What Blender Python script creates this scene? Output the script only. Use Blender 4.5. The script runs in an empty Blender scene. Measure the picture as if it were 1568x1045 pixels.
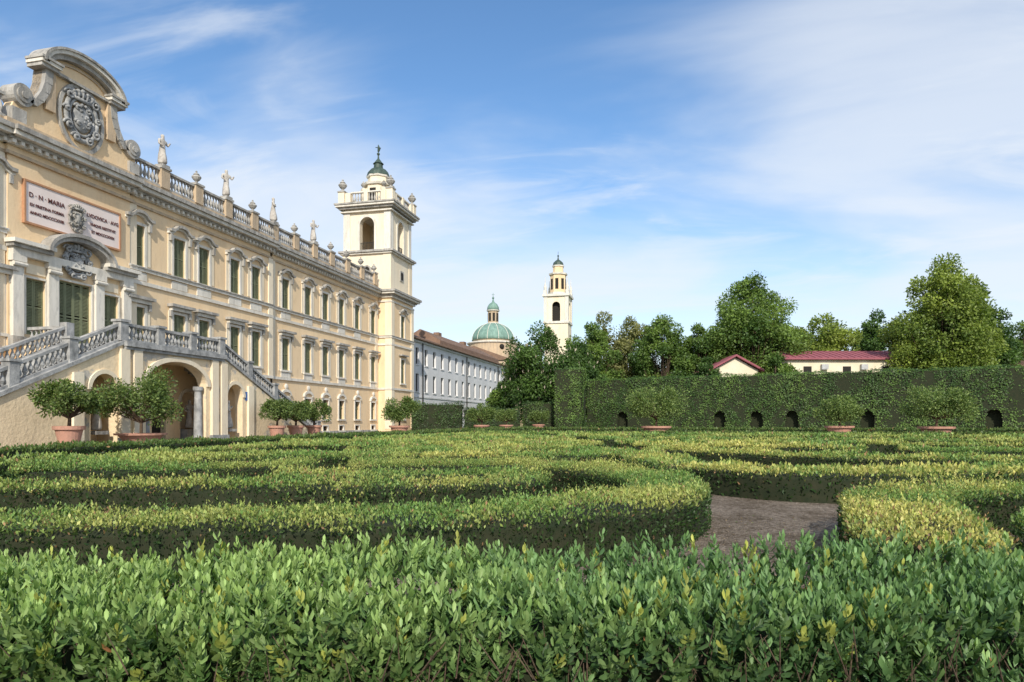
import bpy, math, random
import numpy as np
from mathutils import Vector, Matrix
random.seed(5); rng=np.random.default_rng(7)
TH=math.radians(13.8); CS,SN=math.cos(TH),math.sin(TH)
GZ=0.2
def G(r,d): return (r*CS-d*SN, r*SN+d*CS)
scene=bpy.context.scene
# ------------------------------------------------------------------ materials
def newmat(name):
    m=bpy.data.materials.new(name); m.use_nodes=True
    nt=m.node_tree; b=nt.nodes['Principled BSDF']; return m,nt,b
def mat(name,c1,c2=None,scale=1.0,rough=0.85,bump=0.0,bscale=20,streak=False,detail=5,lo=.35,hi=.65,spec=.3,grime=0):
    m,nt,b=newmat(name); N=nt.nodes; L=nt.links
    b.inputs['Roughness'].default_value=rough; b.inputs['Specular IOR Level'].default_value=spec
    if c2 is None: c2=tuple(x*.8 for x in c1)
    tc=N.new('ShaderNodeTexCoord'); mp=N.new('ShaderNodeMapping')
    if streak: mp.inputs['Scale'].default_value=(1,1,.18)
    L.new(tc.outputs['Object'],mp.inputs[0])
    n=N.new('ShaderNodeTexNoise'); n.inputs['Scale'].default_value=scale; n.inputs['Detail'].default_value=detail
    n.inputs['Roughness'].default_value=.65
    L.new(mp.outputs[0],n.inputs['Vector'])
    r=N.new('ShaderNodeValToRGB'); r.color_ramp.elements[0].position=lo; r.color_ramp.elements[1].position=hi
    r.color_ramp.elements[0].color=(*c1,1); r.color_ramp.elements[1].color=(*c2,1)
    L.new(n.outputs[0],r.inputs[0]); out=r.outputs[0]
    if grime>0:
        n3=N.new('ShaderNodeTexNoise'); n3.inputs['Scale'].default_value=3.2; n3.inputs['Detail'].default_value=5; n3.inputs['Roughness'].default_value=.7
        m3=N.new('ShaderNodeMapping'); m3.inputs['Scale'].default_value=(1,1,.3); L.new(tc.outputs['Object'],m3.inputs[0]); L.new(m3.outputs[0],n3.inputs['Vector'])
        r3=N.new('ShaderNodeValToRGB'); r3.color_ramp.elements[0].position=.50; r3.color_ramp.elements[1].position=.72; r3.color_ramp.elements[0].color=(1,1,1,1); r3.color_ramp.elements[1].color=(1-grime,1-grime*.98,1-grime*.95,1)
        L.new(n3.outputs[0],r3.inputs[0]); mm=N.new('ShaderNodeMixRGB'); mm.blend_type='MULTIPLY'; mm.inputs[0].default_value=1; L.new(out,mm.inputs[1]); L.new(r3.outputs[0],mm.inputs[2]); out=mm.outputs[0]
    L.new(out,b.inputs['Base Color'])
    if bump>0:
        n2=N.new('ShaderNodeTexNoise'); n2.inputs['Scale'].default_value=bscale; n2.inputs['Detail'].default_value=3
        L.new(tc.outputs['Object'],n2.inputs['Vector'])
        bp=N.new('ShaderNodeBump'); bp.inputs['Strength'].default_value=bump; bp.inputs['Distance'].default_value=.05
        L.new(n2.outputs[0],bp.inputs['Height']); L.new(bp.outputs[0],b.inputs['Normal'])
    return m
M={}
M['yellow']=mat('ochre_stucco',(.85,.66,.43),(.79,.58,.35),.5,bump=.25,bscale=8,streak=True,grime=.12)
M['paleyellow']=mat('pale_stucco',(.85,.76,.60),(.79,.67,.49),.5,bump=.2,bscale=8,streak=True,grime=.13)
M['cream']=mat('cream_trim',(.80,.76,.68),(.63,.59,.51),.9,bump=.2,bscale=12,streak=True,grime=.3)
M['stone']=mat('weathered_stone',(.50,.48,.44),(.28,.265,.24),1.6,bump=.5,bscale=14,streak=True,grime=.4)
M['greystone']=mat('grey_stone',(.46,.46,.45),(.23,.235,.235),2.2,bump=.4,bscale=18,grime=.4)
M['statue']=mat('statue_marble',(.60,.56,.50),(.34,.31,.28),3.0,bump=.3,bscale=20)
M['brown']=mat('cornice_ochre',(.62,.47,.31),(.42,.34,.25),1.2,bump=.3,bscale=10,streak=True,grime=.3)
M['green']=mat('shutter_paint',(.21,.23,.135),(.16,.18,.105),2,rough=.6)
M['dark']=mat('dark_interior',(.03,.025,.02),(.02,.02,.018),2)
M['iron']=mat('iron',(.03,.03,.03),(.02,.02,.02),5,rough=.6)
M['tablet']=mat('pale_tablet',(.84,.74,.70),(.78,.67,.62),.8)
M['tframe']=mat('tablet_frame',(.50,.27,.15),(.40,.21,.12),2)
M['ink']=mat('carved_letters',(.16,.07,.06),(.12,.05,.05),2)
M['white']=mat('white_plaster',(.80,.80,.80),(.68,.68,.69),.4,streak=True,bump=.1,bscale=6,grime=.15)
M['terra']=mat('terracotta',(.55,.29,.21),(.42,.24,.18),4,bump=.3,bscale=25)
M['copper']=mat('verdigris_copper',(.24,.38,.32),(.14,.24,.20),1.2,rough=.75,streak=True,grime=.3)
M['copperdark']=mat('dark_copper',(.07,.11,.09),(.04,.06,.05),2,rough=.5)
M['bark']=mat('bark',(.13,.09,.06),(.07,.05,.035),6,bump=.6,bscale=20)
M['core']=mat('hedge_core',(.016,.026,.010),(.032,.034,.016),6)
M['redroof']=mat('red_metal_roof',(.34,.11,.13),(.27,.09,.11),1)
M['housewall']=mat('house_wall',(.78,.70,.54),(.70,.62,.46),.6)
M['exposed']=mat('exposed_plaster',(.84,.68,.46),(.48,.45,.40),.42,bump=.5,bscale=6,lo=.55,hi=.60,grime=.25)
M['soffit']=mat('vault_plaster',(.85,.68,.45),(.76,.57,.35),.8,grime=.15)
M['blue']=mat('blue_sign_paint',(.05,.16,.45),(.05,.14,.4),3,rough=.4)
M['grey']=mat('grey_metal',(.5,.5,.5),(.4,.4,.4),3,rough=.4)
m,nt,b=newmat('clay_tiles'); N=nt.nodes;L=nt.links
tc=N.new('ShaderNodeTexCoord'); w=N.new('ShaderNodeTexWave'); w.bands_direction='Y'; w.inputs['Scale'].default_value=1.4; w.inputs['Distortion'].default_value=.5
nz=N.new('ShaderNodeTexNoise'); nz.inputs['Scale'].default_value=1.2; nz.inputs['Detail'].default_value=6
r=N.new('ShaderNodeValToRGB'); r.color_ramp.elements[0].color=(.12,.075,.05,1); r.color_ramp.elements[1].color=(.32,.20,.14,1)
L.new(tc.outputs['Object'],w.inputs['Vector']); L.new(tc.outputs['Object'],nz.inputs['Vector']); L.new(nz.outputs[0],r.inputs[0]); L.new(r.outputs[0],b.inputs['Base Color'])
bp=N.new('ShaderNodeBump'); bp.inputs['Distance'].default_value=.08; L.new(w.outputs[0],bp.inputs['Height']); L.new(bp.outputs[0],b.inputs['Normal']); b.inputs['Roughness'].default_value=.9
M['tiles']=m
# gravel
m,nt,b=newmat('gravel'); N=nt.nodes;L=nt.links
tc=N.new('ShaderNodeTexCoord'); n1=N.new('ShaderNodeTexNoise'); n1.inputs['Scale'].default_value=1.3; n1.inputs['Detail'].default_value=8; n1.inputs['Roughness'].default_value=.78
v=N.new('ShaderNodeTexVoronoi'); v.inputs['Scale'].default_value=45; v2=N.new('ShaderNodeTexNoise'); v2.inputs['Scale'].default_value=16; v2.inputs['Detail'].default_value=5
r=N.new('ShaderNodeValToRGB'); r.color_ramp.elements[0].color=(.19,.15,.11,1); r.color_ramp.elements[1].color=(.44,.37,.30,1); r.color_ramp.elements[0].position=.38; r.color_ramp.elements[1].position=.62
r2=N.new('ShaderNodeValToRGB'); r2.color_ramp.elements[0].color=(.5,.46,.42,1); r2.color_ramp.elements[1].color=(1,1,1,1); r2.color_ramp.elements[0].position=.38; r2.color_ramp.elements[1].position=.56
mx=N.new('ShaderNodeMixRGB'); mx.blend_type='MULTIPLY'; mx.inputs[0].default_value=.45; mx2=N.new('ShaderNodeMixRGB'); mx2.blend_type='MULTIPLY'; mx2.inputs[0].default_value=.8
vv=N.new('ShaderNodeRGBToBW'); L.new(v.outputs['Color'],vv.inputs[0])
for t in(n1,v,v2): L.new(tc.outputs['Object'],t.inputs['Vector'])
L.new(n1.outputs[0],r.inputs[0]);L.new(r.outputs[0],mx.inputs[1]);L.new(vv.outputs[0],mx.inputs[2]);L.new(mx.outputs[0],mx2.inputs[1]);L.new(v2.outputs[0],r2.inputs[0]);L.new(r2.outputs[0],mx2.inputs[2]);L.new(mx2.outputs[0],b.inputs['Base Color'])
bp=N.new('ShaderNodeBump'); bp.inputs['Distance'].default_value=.03; L.new(v.outputs['Distance'],bp.inputs['Height']); L.new(bp.outputs[0],b.inputs['Normal']); b.inputs['Roughness'].default_value=1; b.inputs['Specular IOR Level'].default_value=.1
M['gravel']=m
M['soil']=mat('park_grass',(.06,.10,.03),(.10,.12,.045),.3,bump=.4,bscale=10)
def leafmat(name,trans=.3,rough=.5,spec=.35):
    m,nt,b=newmat(name);N=nt.nodes;L=nt.links
    a=N.new('ShaderNodeAttribute'); a.attribute_name='leafcol'
    L.new(a.outputs['Color'],b.inputs['Base Color']); b.inputs['Roughness'].default_value=rough; b.inputs['Specular IOR Level'].default_value=spec
    t=N.new('ShaderNodeBsdfTranslucent'); g=N.new('ShaderNodeMixRGB'); g.blend_type='MULTIPLY'; g.inputs[0].default_value=1; g.inputs[2].default_value=(1.3,1.4,.5,1)
    L.new(a.outputs['Color'],g.inputs[1]); L.new(g.outputs[0],t.inputs['Color'])
    ms=N.new('ShaderNodeMixShader'); ms.inputs[0].default_value=trans
    L.new(b.outputs[0],ms.inputs[1]);L.new(t.outputs[0],ms.inputs[2]);L.new(ms.outputs[0],N['Material Output'].inputs[0])
    return m
M['leaf']=leafmat('leaf'); M['leafnear']=leafmat('glossy_leaf',.28,.5,.38)
# ------------------------------------------------------------------ mesh builder
def empty(name):
    e=bpy.data.objects.new(name,None); scene.collection.objects.link(e); return e
class MB:
    def __init__(s): s.v=[]; s.f=[]
    def add(s,vs,fs):
        o=len(s.v); s.v+= [tuple(v) for v in vs]; s.f+=[tuple(i+o for i in f) for f in fs]
    def box(s,x0,x1,y0,y1,z0,z1):
        s.add([(x0,y0,z0),(x1,y0,z0),(x1,y1,z0),(x0,y1,z0),(x0,y0,z1),(x1,y0,z1),(x1,y1,z1),(x0,y1,z1)],
          [(0,3,2,1),(4,5,6,7),(0,1,5,4),(1,2,6,5),(2,3,7,6),(3,0,4,7)])
    def cbox(s,cx,cy,hx,hy,z0,z1,ang=0):
        c,n=math.cos(ang),math.sin(ang)
        p=[(cx+a*hx*c-b*hy*n,cy+a*hx*n+b*hy*c) for a,b in((-1,-1),(1,-1),(1,1),(-1,1))]
        s.add([(x,y,z0) for x,y in p]+[(x,y,z1) for x,y in p],[(0,3,2,1),(4,5,6,7),(0,1,5,4),(1,2,6,5),(2,3,7,6),(3,0,4,7)])
    def bar(s,p0,p1,w,h):
        p0=Vector(p0);p1=Vector(p1);d=p1-p0; q=Vector((-d.y,d.x,0)); q=q.normalized()*w/2 if q.length>1e-6 else Vector((w/2,0,0)); u=Vector((0,0,h))
        vs=[p0-q,p1-q,p1+q,p0+q]; vs=vs+[x+u for x in vs]
        s.add(vs,[(0,3,2,1),(4,5,6,7),(0,1,5,4),(1,2,6,5),(2,3,7,6),(3,0,4,7)])
    def prism(s,pts,axis,a,b):
        n=len(pts)
        if axis=='x': A=[(a,p,q) for p,q in pts];B=[(b,p,q) for p,q in pts]
        elif axis=='y': A=[(p,a,q) for p,q in pts];B=[(p,b,q) for p,q in pts]
        else: A=[(p,q,a) for p,q in pts];B=[(p,q,b) for p,q in pts]
        s.add(A+B,[tuple(range(n))[::-1],tuple(range(n,2*n))]+[(i,(i+1)%n,n+(i+1)%n,n+i) for i in range(n)])
    def lathe(s,prof,c,seg=12,rot=0,axis='z',sx=1,sy=1):
        vs=[];fs=[]
        for r,z in prof:
            for k in range(seg):
                a=rot+2*math.pi*k/seg; p=(r*math.cos(a)*sx,r*math.sin(a)*sy,z)
                if axis=='x': p=(p[2],p[0],p[1])
                if axis=='y': p=(p[0],p[2],p[1])
                vs.append((c[0]+p[0],c[1]+p[1],c[2]+p[2]))
        for i in range(len(prof)-1):
            for k in range(seg):
                k2=(k+1)%seg; fs.append((i*seg+k,i*seg+k2,(i+1)*seg+k2,(i+1)*seg+k))
        fs.append(tuple(range(seg))[::-1]); fs.append(tuple((len(prof)-1)*seg+k for k in range(seg)))
        s.add(vs,fs)
    def ball(s,c,r,seg=10,sz=1,sx=1,sy=1):
        pr=[(max(.001,r*math.sin(math.pi*i/7)),-r*sz*math.cos(math.pi*i/7)) for i in range(8)]
        s.lathe(pr,c,seg,sx=sx,sy=sy)
    def tube(s,pts,rad,seg=6):
        pts=[Vector(p) for p in pts]; n=len(pts)
        if not isinstance(rad,(list,tuple)): rad=[rad]*n
        vs=[];fs=[]
        for i,p in enumerate(pts):
            d=(pts[min(i+1,n-1)]-pts[max(i-1,0)]).normalized()
            ref=Vector((1,0,0)) if abs(d.x)<.8 else Vector((0,1,0))
            a=d.cross(ref).normalized(); b2=d.cross(a)
            for k in range(seg):
                t=2*math.pi*k/seg; vs.append(p+(a*math.cos(t)+b2*math.sin(t))*rad[i])
        for i in range(n-1):
            for k in range(seg):
                k2=(k+1)%seg; fs.append((i*seg+k,i*seg+k2,(i+1)*seg+k2,(i+1)*seg+k))
        fs.append(tuple(range(seg))[::-1]); fs.append(tuple((n-1)*seg+k for k in range(seg)))
        s.add(vs,fs)
    def ring(s,cy,spring,hwi,ri,hwo,ro,x0,x1,n=18,axis='x',a0=0,a1=math.pi):
        for i in range(n):
            t0=a0+(a1-a0)*i/n; t1=a0+(a1-a0)*(i+1)/n
            q=[(cy+hwi*math.cos(t0),spring+ri*math.sin(t0)),(cy+hwo*math.cos(t0),spring+ro*math.sin(t0)),
               (cy+hwo*math.cos(t1),spring+ro*math.sin(t1)),(cy+hwi*math.cos(t1),spring+ri*math.sin(t1))]
            s.prism(q,axis,x0,x1)
    def obj(s,name,material,parent=None,smooth=False):
        me=bpy.data.meshes.new(name); me.from_pydata(s.v,[],s.f); me.materials.append(material)
        import bmesh
        bm=bmesh.new(); bm.from_mesh(me); bmesh.ops.recalc_face_normals(bm,faces=bm.faces); bm.to_mesh(me); bm.free()
        if smooth:
            for p in me.polygons: p.use_smooth=True
        o=bpy.data.objects.new(name,me); scene.collection.objects.link(o)
        if parent: o.parent=parent
        return o
def arcpts(cy,hw,spring,rise,n=16):
    return [(cy-hw*math.cos(math.pi*i/n),spring+rise*math.sin(math.pi*i/n)) for i in range(n+1)]
def wall_strips(mb,xf,T,Y0,Y1,rows):
    for z0,z1,ops in rows:
        y=Y0
        for yc,hw in sorted(ops):
            if yc-hw<Y0 or yc+hw>Y1: continue
            mb.box(xf-T,xf,y,yc-hw,z0,z1); y=yc+hw
        mb.box(xf-T,xf,y,Y1,z0,z1)
BAL=[(.55,0),(.55,.08),(.3,.12),(.45,.2),(.75,.34),(.62,.5),(.3,.7),(.25,.82),(.5,.88),(.5,1)]
def balustrade(mbB,mbR,p0,p1,h=1.0,sp=.36,w=.3,post=None,r=.13,seg=7):
    p0=Vector(p0);p1=Vector(p1); L=(p1-p0).length; n=max(1,int(L/sp))
    mbR.bar(p0,p1,w*1.05,.14); mbR.bar(p0+Vector((0,0,h-.16)),p1+Vector((0,0,h-.16)),w*1.1,.16)
    for i in range(n):
        p=p0.lerp(p1,(i+.5)/n)
        mbB.lathe([(a*r*1.35,.13+(h-.28)*z) for a,z in BAL],p,seg)
# ------------------------------------------------------------------ statue figure (skin modifier)
def make_figure():
    J=[((0,0,.95),(.17,.14)),((0,.0,1.15),(.14,.11)),((.0,.02,1.38),(.19,.12)),((0,.02,1.52),(.07,.07)),((0,0,1.68),(.105,.12)),((0,0,1.8),(.07,.08)),
       ((.22,0,1.42),(.075,.075)),((.33,.08,1.16),(.06,.06)),((.18,.2,1.05),(.045,.045)),
       ((-.22,0,1.42),(.075,.075)),((-.36,.02,1.22),(.06,.06)),((-.42,.12,1.45),(.045,.045)),
       ((.02,0,.6),(.22,.18)),((.03,.02,.25),(.25,.2)),((.03,.02,.03),(.28,.24))]
    E=[(0,1),(1,2),(2,3),(3,4),(4,5),(2,6),(6,7),(7,8),(2,9),(9,10),(10,11),(0,12),(12,13),(13,14)]
    me=bpy.data.meshes.new('figure_src'); me.from_pydata([j[0] for j in J],E,[]); o=bpy.data.objects.new('figure_src',me); scene.collection.objects.link(o)
    sk=o.modifiers.new('s','SKIN'); ss=o.modifiers.new('b','SUBSURF'); ss.levels=2
    for i,j in enumerate(J): o.data.skin_vertices[0].data[i].radius=j[1]
    o.data.skin_vertices[0].data[0].use_root=True
    dg=bpy.context.evaluated_depsgraph_get(); dg.update(); em=bpy.data.meshes.new_from_object(o.evaluated_get(dg))
    for v in em.vertices:
        if v.co.z<1.3:
            a=math.atan2(v.co.y,v.co.x); k=1+.09*math.sin(a*9+v.co.z*3)*min(1,(1.35-v.co.z)*1.5)
            v.co.x*=k; v.co.y*=k
    for p in em.polygons: p.use_smooth=True
    bpy.data.objects.remove(o); em.materials.clear(); em.materials.append(M['statue']); return em
FIG=make_figure()
def statue(x,y,z,h,yaw,parent,ped=True,pw=.35,pz=None):
    e=empty('stone_statue'); e.parent=parent
    o=bpy.data.objects.new('figure',FIG); scene.collection.objects.link(o); o.parent=e
    o.location=(x,y,z); o.scale=(h/1.8*1.1,)*2+(h/1.8,); o.rotation_euler=(0,0,yaw)
    if ped:
        mb=MB(); mb.cbox(x,y,pw,pw,z-.16,z+.02,0); mb.obj('base',M['stone'],e)
def urn(mb,x,y,z,s=1.0,seg=12):
    mb.lathe([(a*s,b*s) for a,b in[(.3,0),(.3,.08),(.12,.16),(.1,.24),(.3,.42),(.42,.62),(.4,.72),(.22,.82),(.28,.88),(.2,.98),(.06,1.08),(.1,1.16),(.02,1.25)]],(x,y,z),seg)
def crest(mb,x,y,z,hw,hh,crown=True):
    n=28
    for k,rr in((1,.10),(.78,.06)):
        mb.tube([(x+.05,y+hw*k*math.cos(2*math.pi*i/n),z+hh*k*math.sin(2*math.pi*i/n)) for i in range(n+1)],rr*hw*1.4,6)
    pr=[(max(.001,math.cos(a)),.22*math.sin(a)) for a in[0,.4,.8,1.2,1.57]]
    mb.lathe([(p*hw*.62,q*1.2) for p,q in pr],(x,y,z-.05*hh),14,axis='x',sy=hh/hw*1.0)
    for sgn in(-1,1):
        for (cy,cz,r0) in((.85,.75,.32),(.9,-.55,.3),(.45,-.95,.26),(.35,.35,.2),(.3,-.3,.2),(1.02,.1,.22)):
            pts=[]
            for i in range(16):
                a=i*.6; rr=r0*hw*(1-i/18); pts.append((x+.12+.008*i,y+sgn*(cy*hw+rr*math.cos(a)),z+cz*hh+rr*math.sin(a)))
            mb.tube(pts,.06*hw+.02,5)
    for a in np.linspace(-.6,.6,5):
        mb.ball((x+.15,y+a*hw,z+hh*(1.12-.25*abs(a))),.13*hw,8)
        mb.tube([(x+.15,y+a*hw*.8,z+hh*.75),(x+.2,y+a*hw,z+hh*(1.1-.25*abs(a)))],.07*hw,5)
    mb.box(x,x+.22,y-.62*hw,y+.62*hw,z+.66*hh,z+.80*hh)
    for i in range(26):
        a=random.uniform(0,6.28); q=random.uniform(0,.55)
        mb.ball((x+.2,y+hw*q*math.cos(a),z+hh*q*math.sin(a)),random.uniform(.05,.12)*hw,6)
# ------------------------------------------------------------------ PALACE
pal=empty('baroque_palace')
YC=34.1; PC=34.5
WR=[39.2,43.2,45.9,49.7,52.6,57.7,61.7,65.2,68.7,72.5,76.7]
WL=[2*YC-y for y in WR[:7]]
wall=MB(); pale=MB(); trim=MB(); corn=MB(); shut=MB(); dark=MB(); rail=MB(); bals=MB(); stone=MB()
def xf(y): 
    return -36.0 if (13<y<55.1) else -36.3
H=.6
def rows(ws,base=True):
    o=[(y,H) for y in ws]
    return [(GZ-.3,.45,[]),(.45,.95,o),(.95,1.7,[]),(1.7,3.7,o),(3.7,6.3,[]),(6.3,9.3,o),(9.3,12.1,[]),(12.1,14.9,o),(14.9,17.0,[])]
wall_strips(wall,-36.0,.5,38.4,55.1,rows([w for w in WR if w<55]))
wall_strips(wall,-36.3,.5,55.1,78.3,rows([w for w in WR if w>55]))
wall_strips(wall,-36.0,.5,13.1,29.8,rows([w for w in WL if w>13.1]))
wall_strips(wall,-36.3,.5,-10,13.1,rows([w for w in WL if w<13.1]))
wall.box(-36.8,-36.0,54.8,55.097,GZ-.3,17)
wall_strips(wall,-35.85,.65,29.8,38.4,[(GZ-.3,5.7,[]),(5.7,6.4,[(YC,1.15)]),(6.4,9.6,[(YC,1.15),(YC-2.65,.62),(YC+2.65,.62)]),(9.6,9.9,[(YC,1.15)]),(9.9,17.0,[])])
wall.box(-52,-36.9,-10,78.2,GZ-.3,17.6)
dark.box(-36.88,-36.82,-9.9,78.1,.3,16.8)
def shutter(x,yc,hw,z0,z1,leaves=2):
    w=2*hw/leaves
    for k in range(leaves):
        a=yc-hw+k*w; b=a+w
        shut.box(x-.04,x+.02,a+.01,a+.09,z0,z1); shut.box(x-.04,x+.02,b-.09,b-.01,z0,z1)
        for zz in(z0,(z0+z1)/2-.05,z1-.1): shut.box(x-.04,x+.02,a+.09,b-.09,zz,zz+.1)
        z=z0+.14
        while z<z1-.13:
            if abs(z-(z0+z1)/2)>.1:
                p=[(x-.035,z),(x+.01,z-.035),(x+.018,z-.02),(x-.028,z+.04)]
                shut.prism(p,'y',a+.09,b-.09)
            z+=.085
def frame(x,yc,hw,z0,z1,t=.2,d=.09,mb=None,bottom=True):
    mb=mb or trim
    mb.box(x-.12,x+d,yc-hw-t,yc-hw-.002,z0,z1+t); mb.box(x-.12,x+d,yc+hw+.002,yc+hw+t,z0,z1+t)
    mb.box(x-.12,x+d-.003,yc-hw,yc+hw,z1+.002,z1+t-.002)
    if bottom: mb.box(x-.12,x+d+.08,yc-hw-t-.1,yc+hw+t+.1,z0-.18,z0-.002)
def hood(x,yc,z,w,r=.42):
    pts=[(yc-w,z),(yc-w*.72,z),(yc-w*.55,z+r*.3),(yc-w*.38,z+r*.8),(yc-w*.15,z+r),(yc+w*.15,z+r),(yc+w*.38,z+r*.8),(yc+w*.55,z+r*.3),(yc+w*.72,z),(yc+w,z)]
    for i in range(len(pts)-1):
        (a,p),(b,q)=pts[i],pts[i+1]
        stone.prism([(a,p),(b,q),(b,q+.2),(a,p+.2)],'x',x,x+.42)
        trim.prism([(a,p-.14),(b,q-.14),(b,q),(a,p)],'x',x,x+.22)
def window_axis(y,basement=True):
    x=xf(y)
    frame(x,y,H,12.1,14.9); shutter(x-.12,y,H,12.12,14.88); hood(x,y,15.25,H+.62)
    pale.box(x,x+.05,y-H-.55,y-H-.203,12.2,15.1); pale.box(x,x+.05,y+H+.203,y+H+.55,12.2,15.1)
    trim.box(x,x+.07,y-H-.2,y+H+.2,11.15,11.72)
    for s in(-1,1): stone.box(x,x+.26,y+s*(H+.38)-.1,y+s*(H+.38)+.1,14.6,15.1)
    frame(x,y,H,6.3,9.3); shutter(x-.12,y,H,6.32,9.28)
    stone.box(x,x+.5,y-H-.6,y+H+.6,9.80,10.0); trim.box(x,x+.28,y-H-.4,y+H+.4,9.55,9.798)
    for s in(-1,1): stone.box(x,x+.24,y+s*(H+.38)-.1,y+s*(H+.38)+.1,9.1,9.548)
    trim.box(x,x+.08,y-H-.2,y+H+.2,5.62,6.08)
    pale.box(x,x+.05,y-H-.5,y-H-.203,6.2,9.5); pale.box(x,x+.05,y+H+.203,y+H+.5,6.2,9.5)
    frame(x,y,H,1.7,3.7,.18,.1)
    trim.ring(y,3.9,H+.1,.35,H+.3,.6,x,x+.2,10); trim.ball((x+.1,y,4.75),.28,8,sx=.5)
    dark.box(x-.3,x-.25,y-H,y+H,1.7,3.7)
    for k in(-.3,0,.3): shut.box(x-.2,x-.16,y+k-.03,y+k+.03,1.7,3.7)
    shut.box(x-.2,x-.165,y-H,y+H,2.9,2.97)
    frame(x,y,H-.1,.45,.95,.14,.08); dark.box(x-.3,x-.25,y-H,y+H,.45,.95)
for y in WR+WL: window_axis(y)
def course(mb,y0,y1,x,z0,z1,d): mb.box(x-.1,x+d,y0,y1,z0,z1)
segs=[(38.42,55.1,-36.0),(55.1,77.9,-36.3),(13.1,29.78,-36.0),(-10,13.1,-36.3)]
for a,b2,x in segs:
    course(trim,a,b2,x,11.78,11.98,.16); course(stone,a,b2,x,11.98,12.06,.24)
    course(trim,a,b2,x,10.85,11.1,.13); course(trim,a,b2,x,5.35,5.6,.14); course(stone,a,b2,x,GZ-.2,.44,.12)
def cornice(y0,y1,x):
    corn.box(x-.2,x+.12,y0,y1,16.2,16.38); trim.box(x-.2,x+.2,y0,y1,16.75,16.98)
    stone.box(x-.4,x+.42,y0,y1,16.982,17.15); trim.box(x-.4,x+.75,y0,y1,17.152,17.4); stone.box(x-.4,x+.92,y0,y1,17.402,17.66)
    corn.box(x-.6,x+.15,y0,y1,17.662,18.15)
    n=int((y1-y0)/.5)
    for i in range(n):
        y=y0+(i+.5)*(y1-y0)/n; trim.box(x+.2,x+.40,y-.11,y+.11,16.78,16.98)
for a,b2,x in segs: cornice(a,b2,x)
cornice(29.6,38.6,-35.8)
for y,x in((38.75,-36),(54.8,-36),(55.6,-36.3),(77.6,-36.3),(29.4,-36)):
    pale.box(x,x+.1,y-.35,y+.3,5.6,16.2)
dp=MB()
for y,x in((55.3,-36.1),(29.1,-35.8)): dp.tube([(x,y,.3),(x,y,16.3)],.07,8)
dp.obj('downpipes',M['brown'],pal)
roof=MB(); roof.prism([(-52.5,17.6),(-37,17.6),(-37,18.0),(-44.5,19.6),(-52.5,18)],'y',-10,78.2); roof.obj('roof',M['tiles'],pal)
peds=[41.6+3.55*i for i in range(11)]; pedl=[2*PC-y-.1 for y in peds[:9]]
def roofbal(y0,y1):
    xa=xf((y0+y1)/2)-.05
    balustrade(bals,rail,(xa,y0,18.15),(xa,y1,18.15),1.35,.33,.34,r=.14)
prev=39.0
for i,y in enumerate(peds):
    if y-prev>.8: roofbal(prev,y-.4)
    x=xf(y)-.05; corn.box(x-.3,x+.3,y-.42,y+.42,18.15,19.5); stone.box(x-.38,x+.38,y-.5,y+.5,19.5,19.66)
    if i%2==0 and i<8: statue(x,y,19.82,2.25,-math.pi/2+.5*math.sin(i*2),pal)
    else: urn(stone,x,y,19.66,.85)
    prev=y+.42
if 78-prev>.5: roofbal(prev,77.9)
prev=29.7
for i,y in enumerate(pedl):
    if prev-y>.8: roofbal(y+.4,prev)
    x=xf(y)-.05; corn.box(x-.3,x+.3,y-.42,y+.42,18.15,19.5); stone.box(x-.38,x+.38,y-.5,y+.5,19.5,19.66)
    if i%2==0: statue(x,y,19.82,2.25,-math.pi/2,pal)
    else: urn(stone,x,y,19.66,.85)
    prev=y-.42
# curved gable
X=-35.9
half=[(4.45,18.15),(4.45,18.9),(4.3,19.3),(3.6,19.5),(3.2,19.9),(2.85,20.5),(2.65,21.1),(2.55,21.9)]
gb=MB(); pts=[(PC-a,b2) for a,b2 in half]+[(PC+a,b2) for a,b2 in half[::-1]]
gb.prism(pts,'x',X-.6,X+.02); 
gb.prism([(PC-2.3,21.9)]+[(PC-2.25*math.cos(math.pi*i/14),22.2+1.0*math.sin(math.pi*i/14)) for i in range(15)]+[(PC+2.3,21.9)],'x',X-.5,X+.03)
gb.obj('gable_infill',M['yellow'],pal)
for s in(-1,1):
    for i in range(3,len(half)-1):
        (a,p),(b2,q)=half[i],half[i+1]
        stone.prism([(PC+s*a,p),(PC+s*b2,q),(PC+s*(b2-.5),q+.0),(PC+s*(a-.5),p-.05)],'x',X-.65,X+.3)
    stone.box(X-.65,X+.22,min(PC+s*4.55,PC+s*3.7),max(PC+s*4.55,PC+s*3.7),18.16,18.9)
    for rr,xx in((.62,.3),(.42,.38),(.2,.46)):
        stone.lathe([(rr,-.7),(rr,xx)],(X,PC+s*3.95,19.72),20,axis='x')
    corn.box(X-.5,X+.25,PC+s*2.2-.32,PC+s*2.2+.32,19.6,21.9)
    stone.box(X-.6,X+.5,PC+s*2.45-.55,PC+s*2.45+.6,21.9,22.1); trim.box(X-.6,X+.62,PC+s*2.45-.62,PC+s*2.45+.68,22.102,22.3)
    stone.box(X-.6,X+.7,PC+s*2.45-.68,PC+s*2.45+.74,22.302,22.44)
stone.ring(PC,22.2,2.3,1.0,2.62,1.28,X-.55,X+.4,22); trim.ring(PC,22.2,2.622,1.282,2.85,1.5,X-.55,X+.62,22); stone.ring(PC,22.2,2.852,1.502,3.0,1.64,X-.55,X+.72,22)
stone.box(X,X+.3,PC-1.9,PC+1.9,21.95,22.12); corn.ring(PC,22.2,1.85,.72,2.05,.86,X,X+.12,18)
cr=MB(); crest(cr,X+.08,PC,20.15,1.1,1.42); cr.obj('coat_of_arms',M['greystone'],pal,True)
stone.ring(PC,20.05,1.45,1.85,1.68,2.08,X,X+.18,26,a0=0,a1=2*math.pi)
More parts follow.
